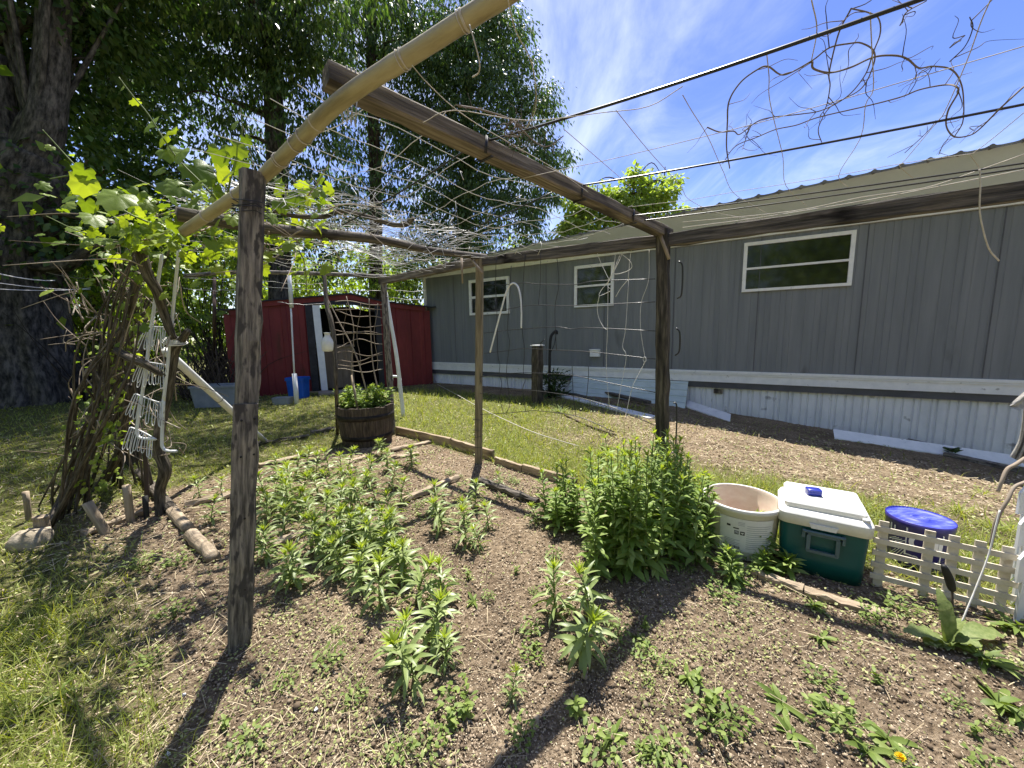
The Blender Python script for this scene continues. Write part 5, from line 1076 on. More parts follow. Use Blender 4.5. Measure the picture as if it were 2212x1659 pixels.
# stick with white cord, right edge
b0 = Yp(2075, 1352, 1.52); 
stick('bent_stick', [Yp(2140, 1180, 1.36), Yp(2150, 1135, 1.36), Yp(2160, 1108, 1.36), Yp(2177, 1080, 1.36), Yp(2192, 1052, 1.37), Yp(2222, 1038, 1.37), Yp(2260, 1010, 1.38)], [.005, .0068, .006, .0055, .006, .0055], M['twig'], 'pale jointed stick with a white cord tied round it at the right edge', 'stick', n=8)
stick('bent_stick', [Yp(2156, 1062, 1.66), Yp(2164, 1040, 1.66), Yp(2176, 1014, 1.67), Yp(2196, 1002, 1.67), Yp(2235, 975, 1.68)], [.006, .007, .008, .007], M['twig'], 'short jointed stick below the hanging cloth at the right edge', 'stick', n=8)
stick('rope', [Yp(2160, 1102, 1.352), Yp(2150, 1140, 1.345), Yp(2135, 1200, 1.335), Yp(2108, 1270, 1.32), Yp(2075, 1350, 1.30)], .0026, M['string'], 'taut white cord running from the jointed stick down to the broad leaved plant', 'cord', n=8, ridge=.1)
cm = MB(); rg2 = np.random.default_rng(3)
def drape(L_, R_, y0, n=9, amp=.012, ph=0.0):
    L_ = spline(np.array([(a, b, 0) for a, b in L_], float), 5); R_ = spline(np.array([(a, b, 0) for a, b in R_], float), 5); m = len(L_); V = []
    for i in range(m):
        for k in range(n+1): q = L_[i]*(1-k/n)+R_[i]*k/n; V.append(Yp(q[0], q[1], y0+amp*math.sin(k*1.9+ph+i*.12)+amp*.5*math.sin(k*3.7+i*.3)))
    cm.add(np.array(V), np.array([[i*(n+1)+k, i*(n+1)+k+1, (i+1)*(n+1)+k+1, (i+1)*(n+1)+k] for i in range(m-1) for k in range(n)]))
drape([(2180, 874), (2196, 860), (2222, 838), (2250, 822)], [(2183, 879), (2202, 886), (2226, 874), (2256, 860)], 1.70, 6, .008)
drape([(2211, 868), (2208, 905), (2200, 950), (2181, 986)], [(2234, 858), (2236, 905), (2232, 955), (2216, 1004)], 1.71, 9, .014, 1.0)
solo('hanging_cloth', cm, M['cloth'], 'grey cloth draped over a stick at the right edge before the white skirting', 'cloth')
# white dog-eared pickets at the right edge
pf = thing('picket_fence', 'white dog eared plastic picket fence just entering at the right edge', 'fence', (2.32, 1.5, -.05))
for px, py, y_ in ((2206, 1052, 1.62), (2205, 1120, 1.50), (2204, 1196, 1.40)):
    a = Yp(px, py+14, y_); b_ = MB(); w_ = .09; z0_ = float(gz(a[0], a[1]))-.03; y1 = a[1]
    b_.prism([[a[0], y1, max(z0_, a[2]-.10)], [a[0], y1, a[2]], [a[0]+.025, y1+.004, a[2]+.028], [a[0]+w_, y1+.014, a[2]+.028], [a[0]+w_+.02, y1+.018, a[2]], [a[0]+w_+.02, y1+.018, z0_], [a[0]+.03, y1+.004, z0_], [a[0]+.03, y1+.004, max(z0_, a[2]-.10)]], (0.004, .012, 0)); part('picket', b_, M['trim_white'], pf, smooth=False)
b_ = MB(); b_.beam([2.36, 1.66, .16], [2.36, 1.36, .12], .012, .05); part('rail', b_, M['trim_white'], pf, smooth=False)
# ================================================================== LEAFY SHOOTS IN THE BED
def shoot(h, seed, nl=34, wide=1.0, tuft=16):
    """goldenrod-like shoot: stem, side leaves, paler upright tuft"""
    rg = np.random.default_rng(seed); st = MB(); lean = rg.normal(0, .03, 2)
    P = np.array([[lean[0]*t*t, lean[1]*t*t, h*.88*t] for t in np.linspace(0, 1, 7)]); st.tube(P, np.linspace(.0042, .0024, 7), 6)
    t = np.linspace(.05, .96, nl)**.9; az = np.arange(nl)*2.4+rg.normal(0, .25, nl)
    base = np.stack([lean[0]*t*t, lean[1]*t*t, h*.88*t], 1)
    L = np.interp(t, [0, .25, .6, 1], [.115, .155, .145, .10])*wide*h/.3*rg.uniform(.8, 1.15, nl)
    Wd = L*np.interp(t, [0, .3, 1], [.20, .17, .135]); e0 = np.interp(t, [0, .4, .8, 1], [.25, .5, .75, .95])+rg.normal(0, .12, nl); dp_ = np.interp(t, [0, .4, 1], [1.3, 1.25, .75])+rg.normal(0, .25, nl)
    V, F = leaves(base, az, e0, L, Wd, dp_, 5, .22, 'lance'); lf = MB().add(V, F)
    n2 = tuft; tt = rg.uniform(0, 1, n2); b2 = np.repeat([[lean[0], lean[1], h*.85]], n2, 0)+np.c_[np.zeros((n2, 2)), tt*h*.06]
    V, F = leaves(b2, np.arange(n2)*2.4, .75+.75*tt+rg.normal(0, .1, n2), (.088-.035*tt)*h/.3*rg.uniform(.85, 1.1, n2), .0105*h/.3, .35+.35*(1-tt), 4, .25, 'lance'); tp = MB().add(V, F)
    return st, lf, tp
def make_plant(name, parts_, label, cat, group):
    o = thing(name, label, cat, (0, 0, 0), group)
    for nm, mb_, m_ in parts_: part(nm, mb_, m_, o)
    return o
SG = 'leafy shoots growing in the planting bed'
protos = []
for k, (h, nl) in enumerate(((.30, 31), (.27, 27), (.33, 34), (.24, 24), (.30, 33))):
    s_, l_, t_ = shoot(h, 100+k, nl); protos.append((h, (('stem', s_, M['stem']), ('leaf', l_, M['lf_rod']), ('tuft', t_, M['lf_top']))))
def B2(zx, zy): return 504+zx*.1953, 864+zy*.1953
def R8(zx, zy): return 737.3+zx/3, 1106+zy/3
def R4(zx, zy): return zx/3, 553+zy/3
def R7(zx, zy): return zx/3, 1106+zy/3
def R5(zx, zy): return 737.3+zx/3, 553+zy/3
mid_ = [(680, 590), (1040, 550), (900, 590), (1185, 610), (790, 540), (480, 710), (1470, 640), (1640, 430), (1700, 545), (1960, 535), (330, 820), (430, 815), (540, 850), (730, 850), (915, 790), (1070, 790), (1330, 770), (1200, 745), (1550, 830), (1740, 700), (1840, 850), (340, 1050), (540, 1150), (870, 1055), (1000, 1055), (1500, 1120), (1720, 1080), (1250, 1190), (1350, 1175), (900, 1310), (1100, 1240), (1580, 1240), (1740, 1240), (340, 1390), (1040, 1450), (1870, 1560), (1180, 1610), (600, 1640), (450, 600), (1250, 560), (620, 760), (1440, 1270), (1640, 1360), (400, 940), (690, 1010), (1420, 700), (1620, 1500), (1400, 1560), (1280, 880), (1150, 900), (1400, 930), (600, 930), (800, 950)]
L1 = 'young shoot with a yellow green leafy top in the dense middle patch of the bed'
Ls = 'leafy shoot in the left front group of the bed'
shoots = [(B2(*q), .25+.05*rng.random(), L1) for q in mid_]
shoots += [(R8(*q), h, lab) for q, h, lab in [((230, 300), .31, 'tall drooping leafy shoot at the left of the front group'), ((470, 300), .30, 'leafy shoot in the middle of the front group'), ((650, 330), .26, 'leafy shoot at the right of the front group'), ((400, 195), .28, 'leafy shoot at the back of the front group'), ((570, 545), .27, 'leafy shoot on the right side above the nearest shoot'), ((360, 620), .28, 'leafy shoot just behind the nearest shoot'), ((460, 715), .31, 'nearest tall leafy shoot with a long shadow at the bottom centre'), ((670, 745), .21, 'low leafy shoot to the right of the nearest shoot'), ((1385, 405), .27, 'left one of three shoots standing by the tall bushy plants'), ((1610, 385), .28, 'right one of three shoots standing by the tall bushy plants'), ((1545, 590), .28, 'front one of three shoots standing by the tall bushy plants'), ((1100, 1020), .15, 'small single shoot in the bare soil at the bottom centre'), ((60, 20), .28, L1), ((200, 30), .28, L1), ((320, 20), .28, L1), ((120, 290), .24, L1), ((800, 10), .26, 'leafy shoot low at the front of the patch by the tan post shadow'), ((900, 60), .22, 'small shoot at the front right of the patch by the tan post shadow')]]
shoots += [(R5(*q), h, lab) for q, h, lab in [((600, 1470), .28, 'tall shoot at the left of the patch by the tan post shadow'), ((860, 1470), .26, 'tall shoot at the top right of the patch by the tan post shadow'), ((790, 1545), .24, 'shoot in the middle of the patch by the tan post shadow'), ((650, 1580), .26, 'shoot in the lower left of the patch by the tan post shadow'), ((950, 1600), .22, 'shoot at the right of the patch by the tan post shadow'), ((1030, 1410), .16, 'small lone seedling shoot before the edging boards'), ((1260, 1610), .18, 'short shoot left of the tall bushy plants'), ((1250, 1330), .12, 'tiny shoot growing against the low edging board'), ((1420, 1430), .16, 'small shoot at the back left of the tall bushy plants'), ((260, 1190), .22, 'tall shoot close to the right front of the half barrel'), ((450, 1250), .20, 'small shoot right of the half barrel by loose boards')]]
shoots += [(R4(*q), h, lab) for q, h, lab in [((1280, 1440), .22, 'upper left shoot of three behind the near grey post'), ((1420, 1425), .22, 'upper right shoot of three behind the near grey post'), ((1350, 1575), .22, 'lower shoot of three behind the near grey post')]]
shoots += [(R7(*q), h, lab) for q, h, lab in [((1720, 95), .26, 'lone shoot just right of the near grey post'), ((1880, 240), .27, 'upright shoot on bare soil right of the near grey post'), ((2050, 20), .26, L1), ((2110, 90), .26, L1), ((2190, 180), .25, L1)]]
made = {}
for i, ((px, py), h, lab) in enumerate(shoots):
    h = h*.78
    k = 3 if h < .2 else int(hash2(px, py)*5) % 5
    top = Zp(px, py, h*.97); top = onground(top); ph, parts_ = protos[k]
    if k not in made:
        made[k] = make_plant('leafy_shoot', parts_, lab, 'plant', SG); o = made[k]
        o.location = top; o.rotation_euler = (0, 0, rng.uniform(0, 6)); s_ = h/ph; o.scale = (s_, s_, s_)
    else: copy_thing(made[k], top, rng.uniform(0, 6), h/ph*rng.uniform(.95, 1.12), lab)
# ---- tall bushy clump
def clump(name, stems, seed, label, group=None):
    rg = np.random.default_rng(seed); st = MB(); lf = MB(); tp = MB()
    o = thing(name, label, 'plant', tuple(np.mean([s[0] for s in stems], 0)), group)
    for b0, tip in stems:
        P = spline([b0-[0, 0, .01], b0*.5+tip*.5+rg.normal(0, .012, 3), tip], 4); st.tube(P, np.linspace(.0042, .0018, len(P)), 5)
        nl = 40; t = np.linspace(.06, .97, nl); base = np.stack([np.interp(t*(len(P)-1), np.arange(len(P)), P[:, j]) for j in range(3)], 1)
        hgt = np.linalg.norm(tip-b0); L = np.interp(t, [0, .3, .7, 1], [.10, .095, .07, .04])*rg.uniform(.75, 1.2, nl)
        V, F = leaves(base, np.arange(nl)*2.4+rg.uniform(0, 6), np.interp(t, [0, .5, 1], [.2, .55, .9])+rg.normal(0, .2, nl), L, L*np.interp(t, [0, .3, 1], [.32, .27, .22]), rg.uniform(.5, 1.2, nl), 3, .2, 'lance'); lf.add(V, F)
        n2 = 8; V, F = leaves(np.repeat(tip[None], n2, 0)-np.c_[np.zeros((n2, 2)), rg.uniform(0, .015, n2)], np.arange(n2)*2.4, rg.uniform(.6, 1.4, n2), rg.uniform(.025, .042, n2), .0085, .4, 3, .2, 'lance'); tp.add(V, F)
    part('stem', st, M['stem'], o); n0 = sum(len(a) for a in lf.f)
    lf.add(np.concatenate(tp.v), [a for a in tp.f]); po = part('foliage', lf, M['lf_bush'], o); po.data.materials.append(M['lf_top'])
    mi = np.zeros(len(po.data.polygons), np.int32); mi[n0:] = 1; po.data.polygons.foreach_set('material_index', mi)
    return o
def mk(n, fx, fy, tops, rg, y_shift=0):
    S_ = []
    for i in range(n):
        px, py = fx(rg), fy(rg); b0 = onground(G(px, py)); x0, x1, pt = tops(px, rg); S_.append((b0, Yp(x0, pt, b0[1]-.02+rg.normal(0, .03))))
    return S_
rg = np.random.default_rng(5)
def prof(px): return np.interp(px, [1190, 1225, 1260, 1320, 1400, 1450, 1500, 1545, 1570], [1060, 1000, 965, 935, 935, 945, 975, 1040, 1080])
stems = []
for i in range(58):
    px = rg.uniform(1285, 1455); py = rg.uniform(1120, 1250); b0 = onground(G(px, py)); tx = 1380+(px-1370)*1.30+rg.normal(0, 13); ty = prof(tx)+abs(rg.normal(0, 45))-(12 if rg.random() < .12 else 0)+max(0, (py-1170))*.55
    stems.append((b0, Yp(tx, ty, b0[1]-.03+rg.normal(0, .04))))
clump('bushy_perennial', stems, 31, 'large dense clump of tall leafy stems around the foot of the blackened post')
stems = []
for i in range(22):
    px = rg.uniform(1440, 1520); py = rg.uniform(1140, 1225); b0 = onground(G(px, py)); tx = px+rg.normal(12, 16); stems.append((b0, Yp(tx, prof(min(tx, 1565))+rg.uniform(0, 90), b0[1]-.02)))
clump('bushy_perennial', stems, 32, 'looser clump of leafy stems overlapping the white bucket')
stems = []
for i in range(9):
    px = rg.uniform(1185, 1250); py = rg.uniform(1110, 1160); b0 = onground(G(px, py)); tx = px+rg.normal(-4, 10); stems.append((b0, Yp(tx, py-rg.uniform(70, 120), b0[1]-.02)))
clump('bushy_perennial', stems, 33, 'low leafy clump on bare soil left of the large dense clump')
stems = []
for px, py, dx, dh in ((1605, 1195, 5, 58), (1640, 1205, -4, 95), (1658, 1215, 4, 52), (1650, 1238, 0, 42), (1700, 1240, 4, 34), (1590, 1255, -6, 55), (1570, 1225, 2, 40)):
    b0 = onground(G(px, py)); stems.append((b0, Yp(px+dx, py-dh, b0[1])))
for i_, st_ in enumerate(stems): clump('leafy_sprig', [st_], 34+i_*10, 'pale leafy sprig growing in front of the white bucket and green cooler', 'leafy sprigs before the bucket')
# inside the barrel
stems = []
for i in range(30):
    a, r_ = rg.uniform(0, 6.28), .22*math.sqrt(rg.random()); b0 = np.array([bc[0]+r_*math.cos(a)-.02, bc[1]+r_*math.sin(a), bz+.01]); stems.append((b0, b0+[r_*math.cos(a)*.5, r_*math.sin(a)*.3, rg.uniform(.10, .26)]))
clump('barrel_plant', stems, 35, 'bright leafy plant filling the half barrel')
# fern clump near standpipe, dark weed by the skirting
def lowclump(name, c, n, R, h, L, wd, m_, label, seed, group=None, cat='plant', shape='lance'):
    rg = np.random.default_rng(seed); a = rg.uniform(0, 6.28, n); t = rg.random(n); b0 = np.c_[c[0]+np.cos(a)*R*t*.7, c[1]+np.sin(a)*R*t*.7, c[2]+h*rg.random(n)**1.3*.9]
    V, F = leaves(b0, a+rg.normal(0, .5, n), rg.uniform(.1, 1.2, n), L*rg.uniform(.6, 1.2, n), wd*rg.uniform(.7, 1.2, n), rg.uniform(.3, 1.3, n), 3, .2, shape)
    o = thing(name, label, cat, tuple(c), group); st = MB()
    for k in range(max(4, n//14)): i = rg.integers(0, n); st.tube([c+[0, 0, -.01], (c+b0[i])/2+[0, 0, .01], b0[i]], .003 if h > .15 else .0018, 5)
    part('stem', st, M['stem'], o); part('leaf', MB().add(V, F), m_, o); return o
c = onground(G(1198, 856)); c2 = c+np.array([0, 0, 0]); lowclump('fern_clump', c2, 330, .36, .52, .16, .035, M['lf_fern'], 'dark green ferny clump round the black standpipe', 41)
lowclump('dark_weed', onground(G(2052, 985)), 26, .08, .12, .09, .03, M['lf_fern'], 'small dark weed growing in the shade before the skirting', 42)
lowclump('grass_tuft', onground(G(1212, 892)), 18, .06, .03, .14, .02, M['lf_weed'], 'pale leafy tuft on the lawn before the stubby wooden post', 43)
lowclump('grass_tuft', onground(G(2120, 1070)), 40, .06, .03, .08, .006, M['grass'], 'small grass tuft on the bare dirt path', 44, cat='grass tuft')
for i, (px, py, s_) in enumerate(((2140, 1145, .1), (2185, 1150, .09), (2075, 1110, .1), (1905, 1120, .10), (1668, 1120, .12), (1680, 1160, .12), (1690, 1190, .10), (2215, 1145, .1), (1960, 1118, .1))):
    lowclump('grass_tuft', onground(G(px, py)), 60, .07, .03, s_, .006, M['grass'], 'tuft of sunlit grass growing around the bucket, cooler and pail', 50+i, 'grass tufts around the bucket and pail', 'grass tuft')
# burdock-like weed with broad leaves
c = onground(G(2045, 1392)); bd2 = thing('broad_leaf_weed', 'weed with broad bright green leaves growing under the white cord', 'plant', tuple(c)); lf = MB()
for tx, ty, w_ in ((1965, 1365, .048), (2034, 1290, .036), (2150, 1365, .055), (2110, 1395, .05), (2075, 1345, .045), (2030, 1420, .04), (2005, 1395, .045), (2085, 1420, .035)):
    tip = Yp(tx, ty, c[1]+rng.normal(0, .03)); d = tip-c; az = math.atan2(d[1], d[0]); hz = math.hypot(d[0], d[1]); L = np.linalg.norm(d)*1.18; e = math.atan2(max(d[2], .01), hz)
    V, F = leaves([c+[0, 0, .005]], [az], [e+.35], [L], [w_*1.35], [.9], 12, .25, 'oval', roll=[rng.normal(0, .3)]); V += .0035*np.sin(np.arange(len(V))*2.7)[:, None]+rng.normal(0, .0012, V.shape); lf.add(V, F)
part('leaf', lf, M['lf_burdock'], bd2)
lowclump('leafy_weed', onground(G(2195, 1365)), 16, .05, .05, .10, .022, M['lf_weed'], 'pale leafy weed at the right edge behind the broad leaved weed', 61)
lowclump('leafy_weed', onground(G(2120, 1425)), 30, .06, .02, .07, .016, M['lf_weed'], 'low rosette weed in front of the broad leaved weed', 62)
# dandelion
c = onground(G(1951, 1655)); dn = thing('dandelion', 'yellow dandelion flower at the bottom right of the bed', 'flower', tuple(c)); tp_ = Yp(1945, 1637, c[1]-.01)
part('stem', MB().tube(spline([c, (c+tp_)/2+[.004, 0, 0], tp_], 4), .0012, 6), M['stem'], dn)
nb = 46; V, F = leaves(np.repeat([tp_], nb, 0), np.arange(nb)*2.4, np.linspace(.15, 1.3, nb), .0125, .003, .3, 2, .1, 'strip'); part('petal', MB().add(V, F), M['yellow'], dn)
V, F = leaves(np.repeat([c], 9, 0), np.arange(9)*.7+rng.normal(0, .2, 9), .45, rng.uniform(.06, .11, 9), .018, .7, 4, .15, 'lance'); part('leaf', MB().add(V, F), M['lf_weed'], dn)
# small weeds in the bare soil
def weed_parts(kind, seed):
    rg = np.random.default_rng(seed); st = MB(); lf = MB()
    if kind == 0:
        n = 16; b0 = np.c_[rg.normal(0, .004, (n, 2)), np.linspace(.002, .04, n)]; V, F = leaves(b0, np.arange(n)*2.4, rg.uniform(.3, .9, n), rg.uniform(.018, .034, n), .011, .8, 3, .15, 'oval')
    elif kind == 1:
        n = 44; a = rg.uniform(0, 6.28, n); r_ = .04*np.sqrt(rg.random(n)); b0 = np.c_[np.cos(a)*r_, np.sin(a)*r_, rg.uniform(.006, .045, n)]; V, F = leaves(b0, a+rg.normal(0, 1, n), rg.uniform(-.1, .8, n), rg.uniform(.010, .02, n), .009, .5, 2, .12, 'oval')
        for k in range(9): st.tube([[0, 0, 0], b0[k*4]*.6, b0[k*4]], .0009, 4)
    else:
        n = 11; V, F = leaves(np.zeros((n, 3))+[0, 0, .003], np.arange(n)*.62*1.6+rg.normal(0, .3, n), rg.uniform(.2, .9, n), rg.uniform(.04, .085, n), .017, 1.0, 5, .18, 'lance')
    lf.add(V, F); st.tube([[0, 0, -.01], [0, 0, .035]], .0014, 5)
    return (('stem', st, M['stem']), ('leaf', lf, M['lf_weed']))
WL = ['small upright seedling with oval leaves rooted in bare soil of the bed', 'low clover like weed cushion on bare soil of the bed', 'flat rosette weed with long leaves on bare soil of the bed']
wspots = [(R8(740, 1270), 1, 1.5), (R8(1230, 800), 1, 1.2), (R8(1230, 950), 1, 1.1), (R8(1790, 800), 1, 1.1), (R8(820, 430), 0, 1.0), (R8(1130, 400), 0, .9), (R8(950, 570), 1, .8), (R8(380, 1590), 1, .9), (R8(570, 1520), 1, 1.2), (R8(720, 1400), 0, 1.1), (R8(800, 1330), 0, 1.2), (R8(1520, 1320), 0, 1.4), (R8(1680, 1600), 1, 1.6), (R8(1760, 1480), 2, .9), (R8(2130, 1600), 1, 1.2), (R8(1960, 950), 1, 1.1), (R8(2090, 1010), 1, .9), (R8(90, 1220), 1, 1.0), (R7(1620, 1520), 1, 1.2), (R7(1850, 1130), 1, .9), (R7(1450, 1400), 0, .9), (R7(340, 1240), 2, 1.1), (R7(960, 1000), 1, 1.2), (R7(1130, 690), 1, 1.6), (R7(900, 380), 1, 1.7), (R7(1150, 350), 1, 1.5), (R7(2150, 980), 1, 1.3),
          ((1474.6+180/3, 1106+1270/3), 0, 1.5), ((1474.6+150/3, 1106+1420/3), 1, 1.7), ((1474.6+300/3, 1106+1350/3), 1, 1.4), ((1474.6+900/3, 1106+830/3), 2, .9), ((1474.6+900/3, 1106+1110/3), 1, 1.1), ((1474.6+1270/3, 1106+1120/3), 0, 1.0), ((1474.6+700/3, 1106+1440/3), 2, .9), ((1474.6+950/3, 1106+1280/3), 2, .95), ((1474.6+1200/3, 1106+1560/3), 2, .9), ((1474.6+1320/3, 1106+1480/3), 2, 1.0), ((1474.6+1000/3, 1106+1400/3), 1, 1.6), ((1474.6+1900/3, 1106+1450/3), 0, .9), ((1474.6+2050/3, 1106+1250/3), 2, 1.3), ((1474.6+2150/3, 1106+1330/3), 2, 1.1), ((1474.6+400/3, 1106+430/3), 1, 1.6), ((1474.6+250/3, 1106+560/3), 1, 1.5), ((1474.6+1250/3, 1106+690/3), 1, 1.3), ((1474.6+1400/3, 1106+640/3), 1, 1.5), ((1474.6+90/3, 1106+1130/3), 0, 1.2), ((1474.6+30/3, 1106+1080/3), 2, .9), ((1474.6+2000/3, 1106+980/3), 2, 1.0)]
rgw = np.random.default_rng(77)
for k in range(70):
    x, y = rgw.uniform(-.9, 2.0), rgw.uniform(.75, 3.2)
    xa = x*XA[0]+y*XA[1]
    if .3 < xa < 2.38: wspots.append(((x, y), int(rgw.choice([0, 1, 1, 2])), rgw.uniform(.5, 1.1)))
wp_ = {}
for i, (q, k, s_) in enumerate(wspots):
    c = onground(G(*q)) if abs(q[0]) > 5 or abs(q[1]) > 5 else onground(q)
    if k not in wp_: o = make_plant('weed', weed_parts(k, 300+k), WL[k], 'weed', 'weeds in the planting bed'); wp_[k] = o; o.location = c; o.scale = (s_,)*3
    else: copy_thing(wp_[k], c, rng.uniform(0, 6), s_, WL[k])
# ================================================================== GROUND LITTER, GRASS
def polar(N, rmin, rmax, amax=66, p=1.0, seed=0):
    rg = np.random.default_rng(seed); u = rg.random(N); r = np.exp(np.log(rmin)+u*(np.log(rmax)-np.log(rmin))) if p == 1 else (rmin**(1-p)+u*(rmax**(1-p)-rmin**(1-p)))**(1/(1-p))
    a = np.radians(rg.uniform(-amax, amax, N)); return r*np.sin(a), r*np.cos(a), rg
def wd_(x, y): return (x-TW[0])*TN[0]+(y-TW[1])*TN[1]
def blocked(x, y):
    u = (x-TW[0])*TU[0]+(y-TW[1])*TU[1]; dw = (x-TW[0])*TN[0]+(y-TW[1])*TN[1]; b = (dw < .02) & (u > UL)
    b |= (np.hypot(x-bc[0], y-bc[1]) < .3) | (np.hypot(x-bt[0], y-bt[1]) < .15) | (np.hypot(x-dc[0], y-dc[1]) < .13)
    q = np.stack([x-co[0], y-co[1]], -1); b |= (np.abs(q@wv[:2]) < cw_*.55) & (np.abs(q@dv[:2]) < CD*.55)
    s_ = np.stack([x-sL[0], y-sL[1]], -1); us_ = s_@sx[:2]; ds_ = s_@sn[:2]; b |= (us_ > -.1) & (us_ < SLn) & (ds_ < .05) & (ds_ > -3)
    return b
x, y, rg = polar(230000, .62, 16, 64, 1, 1); lm = lawn_mask(x, y); keep = (rg.random(len(x)) < lm**1.5*(.35+.65*fbm(x*2.5, y*2.5, 71)*1.5)) & ~blocked(x, y); x, y = x[keep], y[keep]
xa = x*XA[0]+y*XA[1]; la = x*LA[0]+y*LA[1]; r = np.hypot(x, y); N = len(x)
long_ = np.where((xa > 2.45) & (x > -2.2), .125, np.where((xa < .3) & (la < 3), .115, .075))*np.where(x < -2.2, 1.0, 1)*(.55+.9*fbm(x*1.9, y*1.9, 73))
h = np.clip(long_, .02, .16)*rg.uniform(.5, 1.25, N)
w_ = np.clip(.0011*r+.0014, .0022, .012)
V, F = leaves(np.c_[x, y, gz(x, y)-.006], rg.uniform(0, 6.28, N), rg.uniform(.7, 1.5, N), h, w_, rg.uniform(.2, 1.3, N), 2, .15, 'blade', roll=rg.normal(0, .5, N))
solo('grass', MB().add(V, F), M['grass'], None, None, loc=(0, 0, 0), kind='stuff')
# lawn leaves / clover
x, y, rg = polar(60000, .62, 14, 64, 1, 2); lm = lawn_mask(x, y); keep = (rg.random(len(x)) < .25*lm+.0) & ~blocked(x, y); x, y = x[keep], y[keep]; N = len(x); r = np.hypot(x, y)
V1, F1 = leaves(np.c_[x, y, gz(x, y)+rg.uniform(.003, .04, N)], rg.uniform(0, 6.28, N), rg.uniform(-.2, .7, N), np.clip(.006*r, .014, .045)*rg.uniform(.6, 1.3, N), np.clip(.004*r, .009, .03), .5, 2, .15, 'oval')
gc_ = MB().add(V1, F1)
x, y, rg = polar(120000, .55, 7, 64, 1, 3); lm = lawn_mask(x, y); clm = np.clip((fbm(x*2.2, y*2.2, 81, 4)-.43)*5.5, 0, 1)
edge = np.clip((.85-(x*XA[0]+y*XA[1]))*1.1, 0, 1)*np.clip((-x-.2)*1.2, 0, 1)+np.clip(x*.55-.15, 0, .8)*np.clip((2.0-y)*1.5, 0, 1)*.55
keep = (rg.random(len(x)) < (1-lm)*np.clip(clm*.30+edge*.22+.02, 0, 1)) & ~blocked(x, y); x, y = x[keep], y[keep]; N = len(x); r = np.hypot(x, y)
V1, F1 = leaves(np.c_[x, y, gz(x, y)+.004+rg.uniform(0, .018, N)], rg.uniform(0, 6.28, N), rg.uniform(-.2, .9, N), rg.uniform(.005, .014, N)*np.clip(r*.7, 1, 2.0), rg.uniform(.004, .009, N)*np.clip(r*.7, 1, 2.0), rg.uniform(.2, 1, N), 2, .15, 'oval')
gc_.add(V1, F1); solo('ground_cover', gc_, M['gcover'], None, None, loc=(0, 0, 0), kind='stuff')
# mulch chips
x, y, rg = polar(210000, .5, 9, 64, 1, 4); lm = lawn_mask(x, y); keep = (rg.random(len(x)) < np.clip(1-lm*.9, 0, 1)*(.35+.65*fbm(x*5, y*5, 91))*np.clip((wd_(x, y)-.9)/.5, .12, 1)) & ~blocked(x, y); x, y = x[keep], y[keep]; N = len(x); r = np.hypot(x, y)
sc_ = np.clip(r*.45, .6, 2.5)
V, F = leaves(np.c_[x, y, gz(x, y)+.001+rg.uniform(0, .006, N)], rg.uniform(0, 6.28, N), rg.normal(0, .35, N), rg.uniform(.004, .012, N)*sc_, rg.uniform(.0025, .006, N)*sc_, rg.normal(.2, .5, N), 1, .12, 'strip', roll=rg.normal(0, .5, N))
solo('mulch', MB().add(V, F), M['chips'], None, None, loc=(0, 0, 0), kind='stuff')
# soil crumbs: little lumps
x, y, rg = polar(26000, .5, 4.5, 64, 1, 8); lm = lawn_mask(x, y); keep = (rg.random(len(x)) < (1-lm)) & ~blocked(x, y); x, y = x[keep], y[keep]; N = len(x)
ico = np.array([[0, 0, 1], [.9, 0, .2], [.28, .85, .2], [-.73, .53, .2], [-.73, -.53, .2], [.28, -.85, .2], [0, 0, -.6]]); icf = [np.array([[0, 1, 2], [0, 2, 3], [0, 3, 4], [0, 4, 5], [0, 5, 1], [6, 2, 1], [6, 3, 2], [6, 4, 3], [6, 5, 4], [6, 1, 5]])]
a = rg.uniform(0, 6.28, N); V, F = scatter(ico, icf, np.c_[x, y, gz(x, y)+.002], np.c_[np.cos(a), np.sin(a), rg.normal(0, .4, N)], np.c_[rg.normal(0, .4, N), rg.normal(0, .4, N), np.ones(N)], rg.gamma(2.2, .0016, N)+.0016)
crumb = mat('soil_crumb', (.09, .066, .045), (.42, .335, .235), (.23, .175, .12), isl=True, rough=1, spec=.1)
solo('soil_crumbs', MB().add(V, F), crumb, None, None, loc=(0, 0, 0), kind='stuff')
# straw and dead stems
x, y, rg = polar(30000, .5, 8, 64, 1, 5); lm = lawn_mask(x, y); xa = x*XA[0]+y*XA[1]
pr_ = np.clip(.06+.42*np.clip((.65-xa)*1.2, 0, 1)+.7*((xa > 2.5) & (lm < .6))+.2*lm, 0, 1); pr_ *= np.clip((wd_(x, y)-1.2)/.4, .03, 1); keep = (rg.random(len(x)) < pr_) & ~blocked(x, y); x, y = x[keep], y[keep]; N = len(x); r = np.hypot(x, y)
V, F = leaves(np.c_[x, y, gz(x, y)+.004+rg.uniform(0, .02, N)], rg.uniform(0, 6.28, N), rg.normal(.05, .12, N), rg.uniform(.025, .11, N), np.clip(.0009*r+.0006, .0014, .006), rg.normal(.1, .25, N), 3, .1, 'strip')
solo('straw', MB().add(V, F), M['straw'], None, None, loc=(0, 0, 0), kind='stuff')
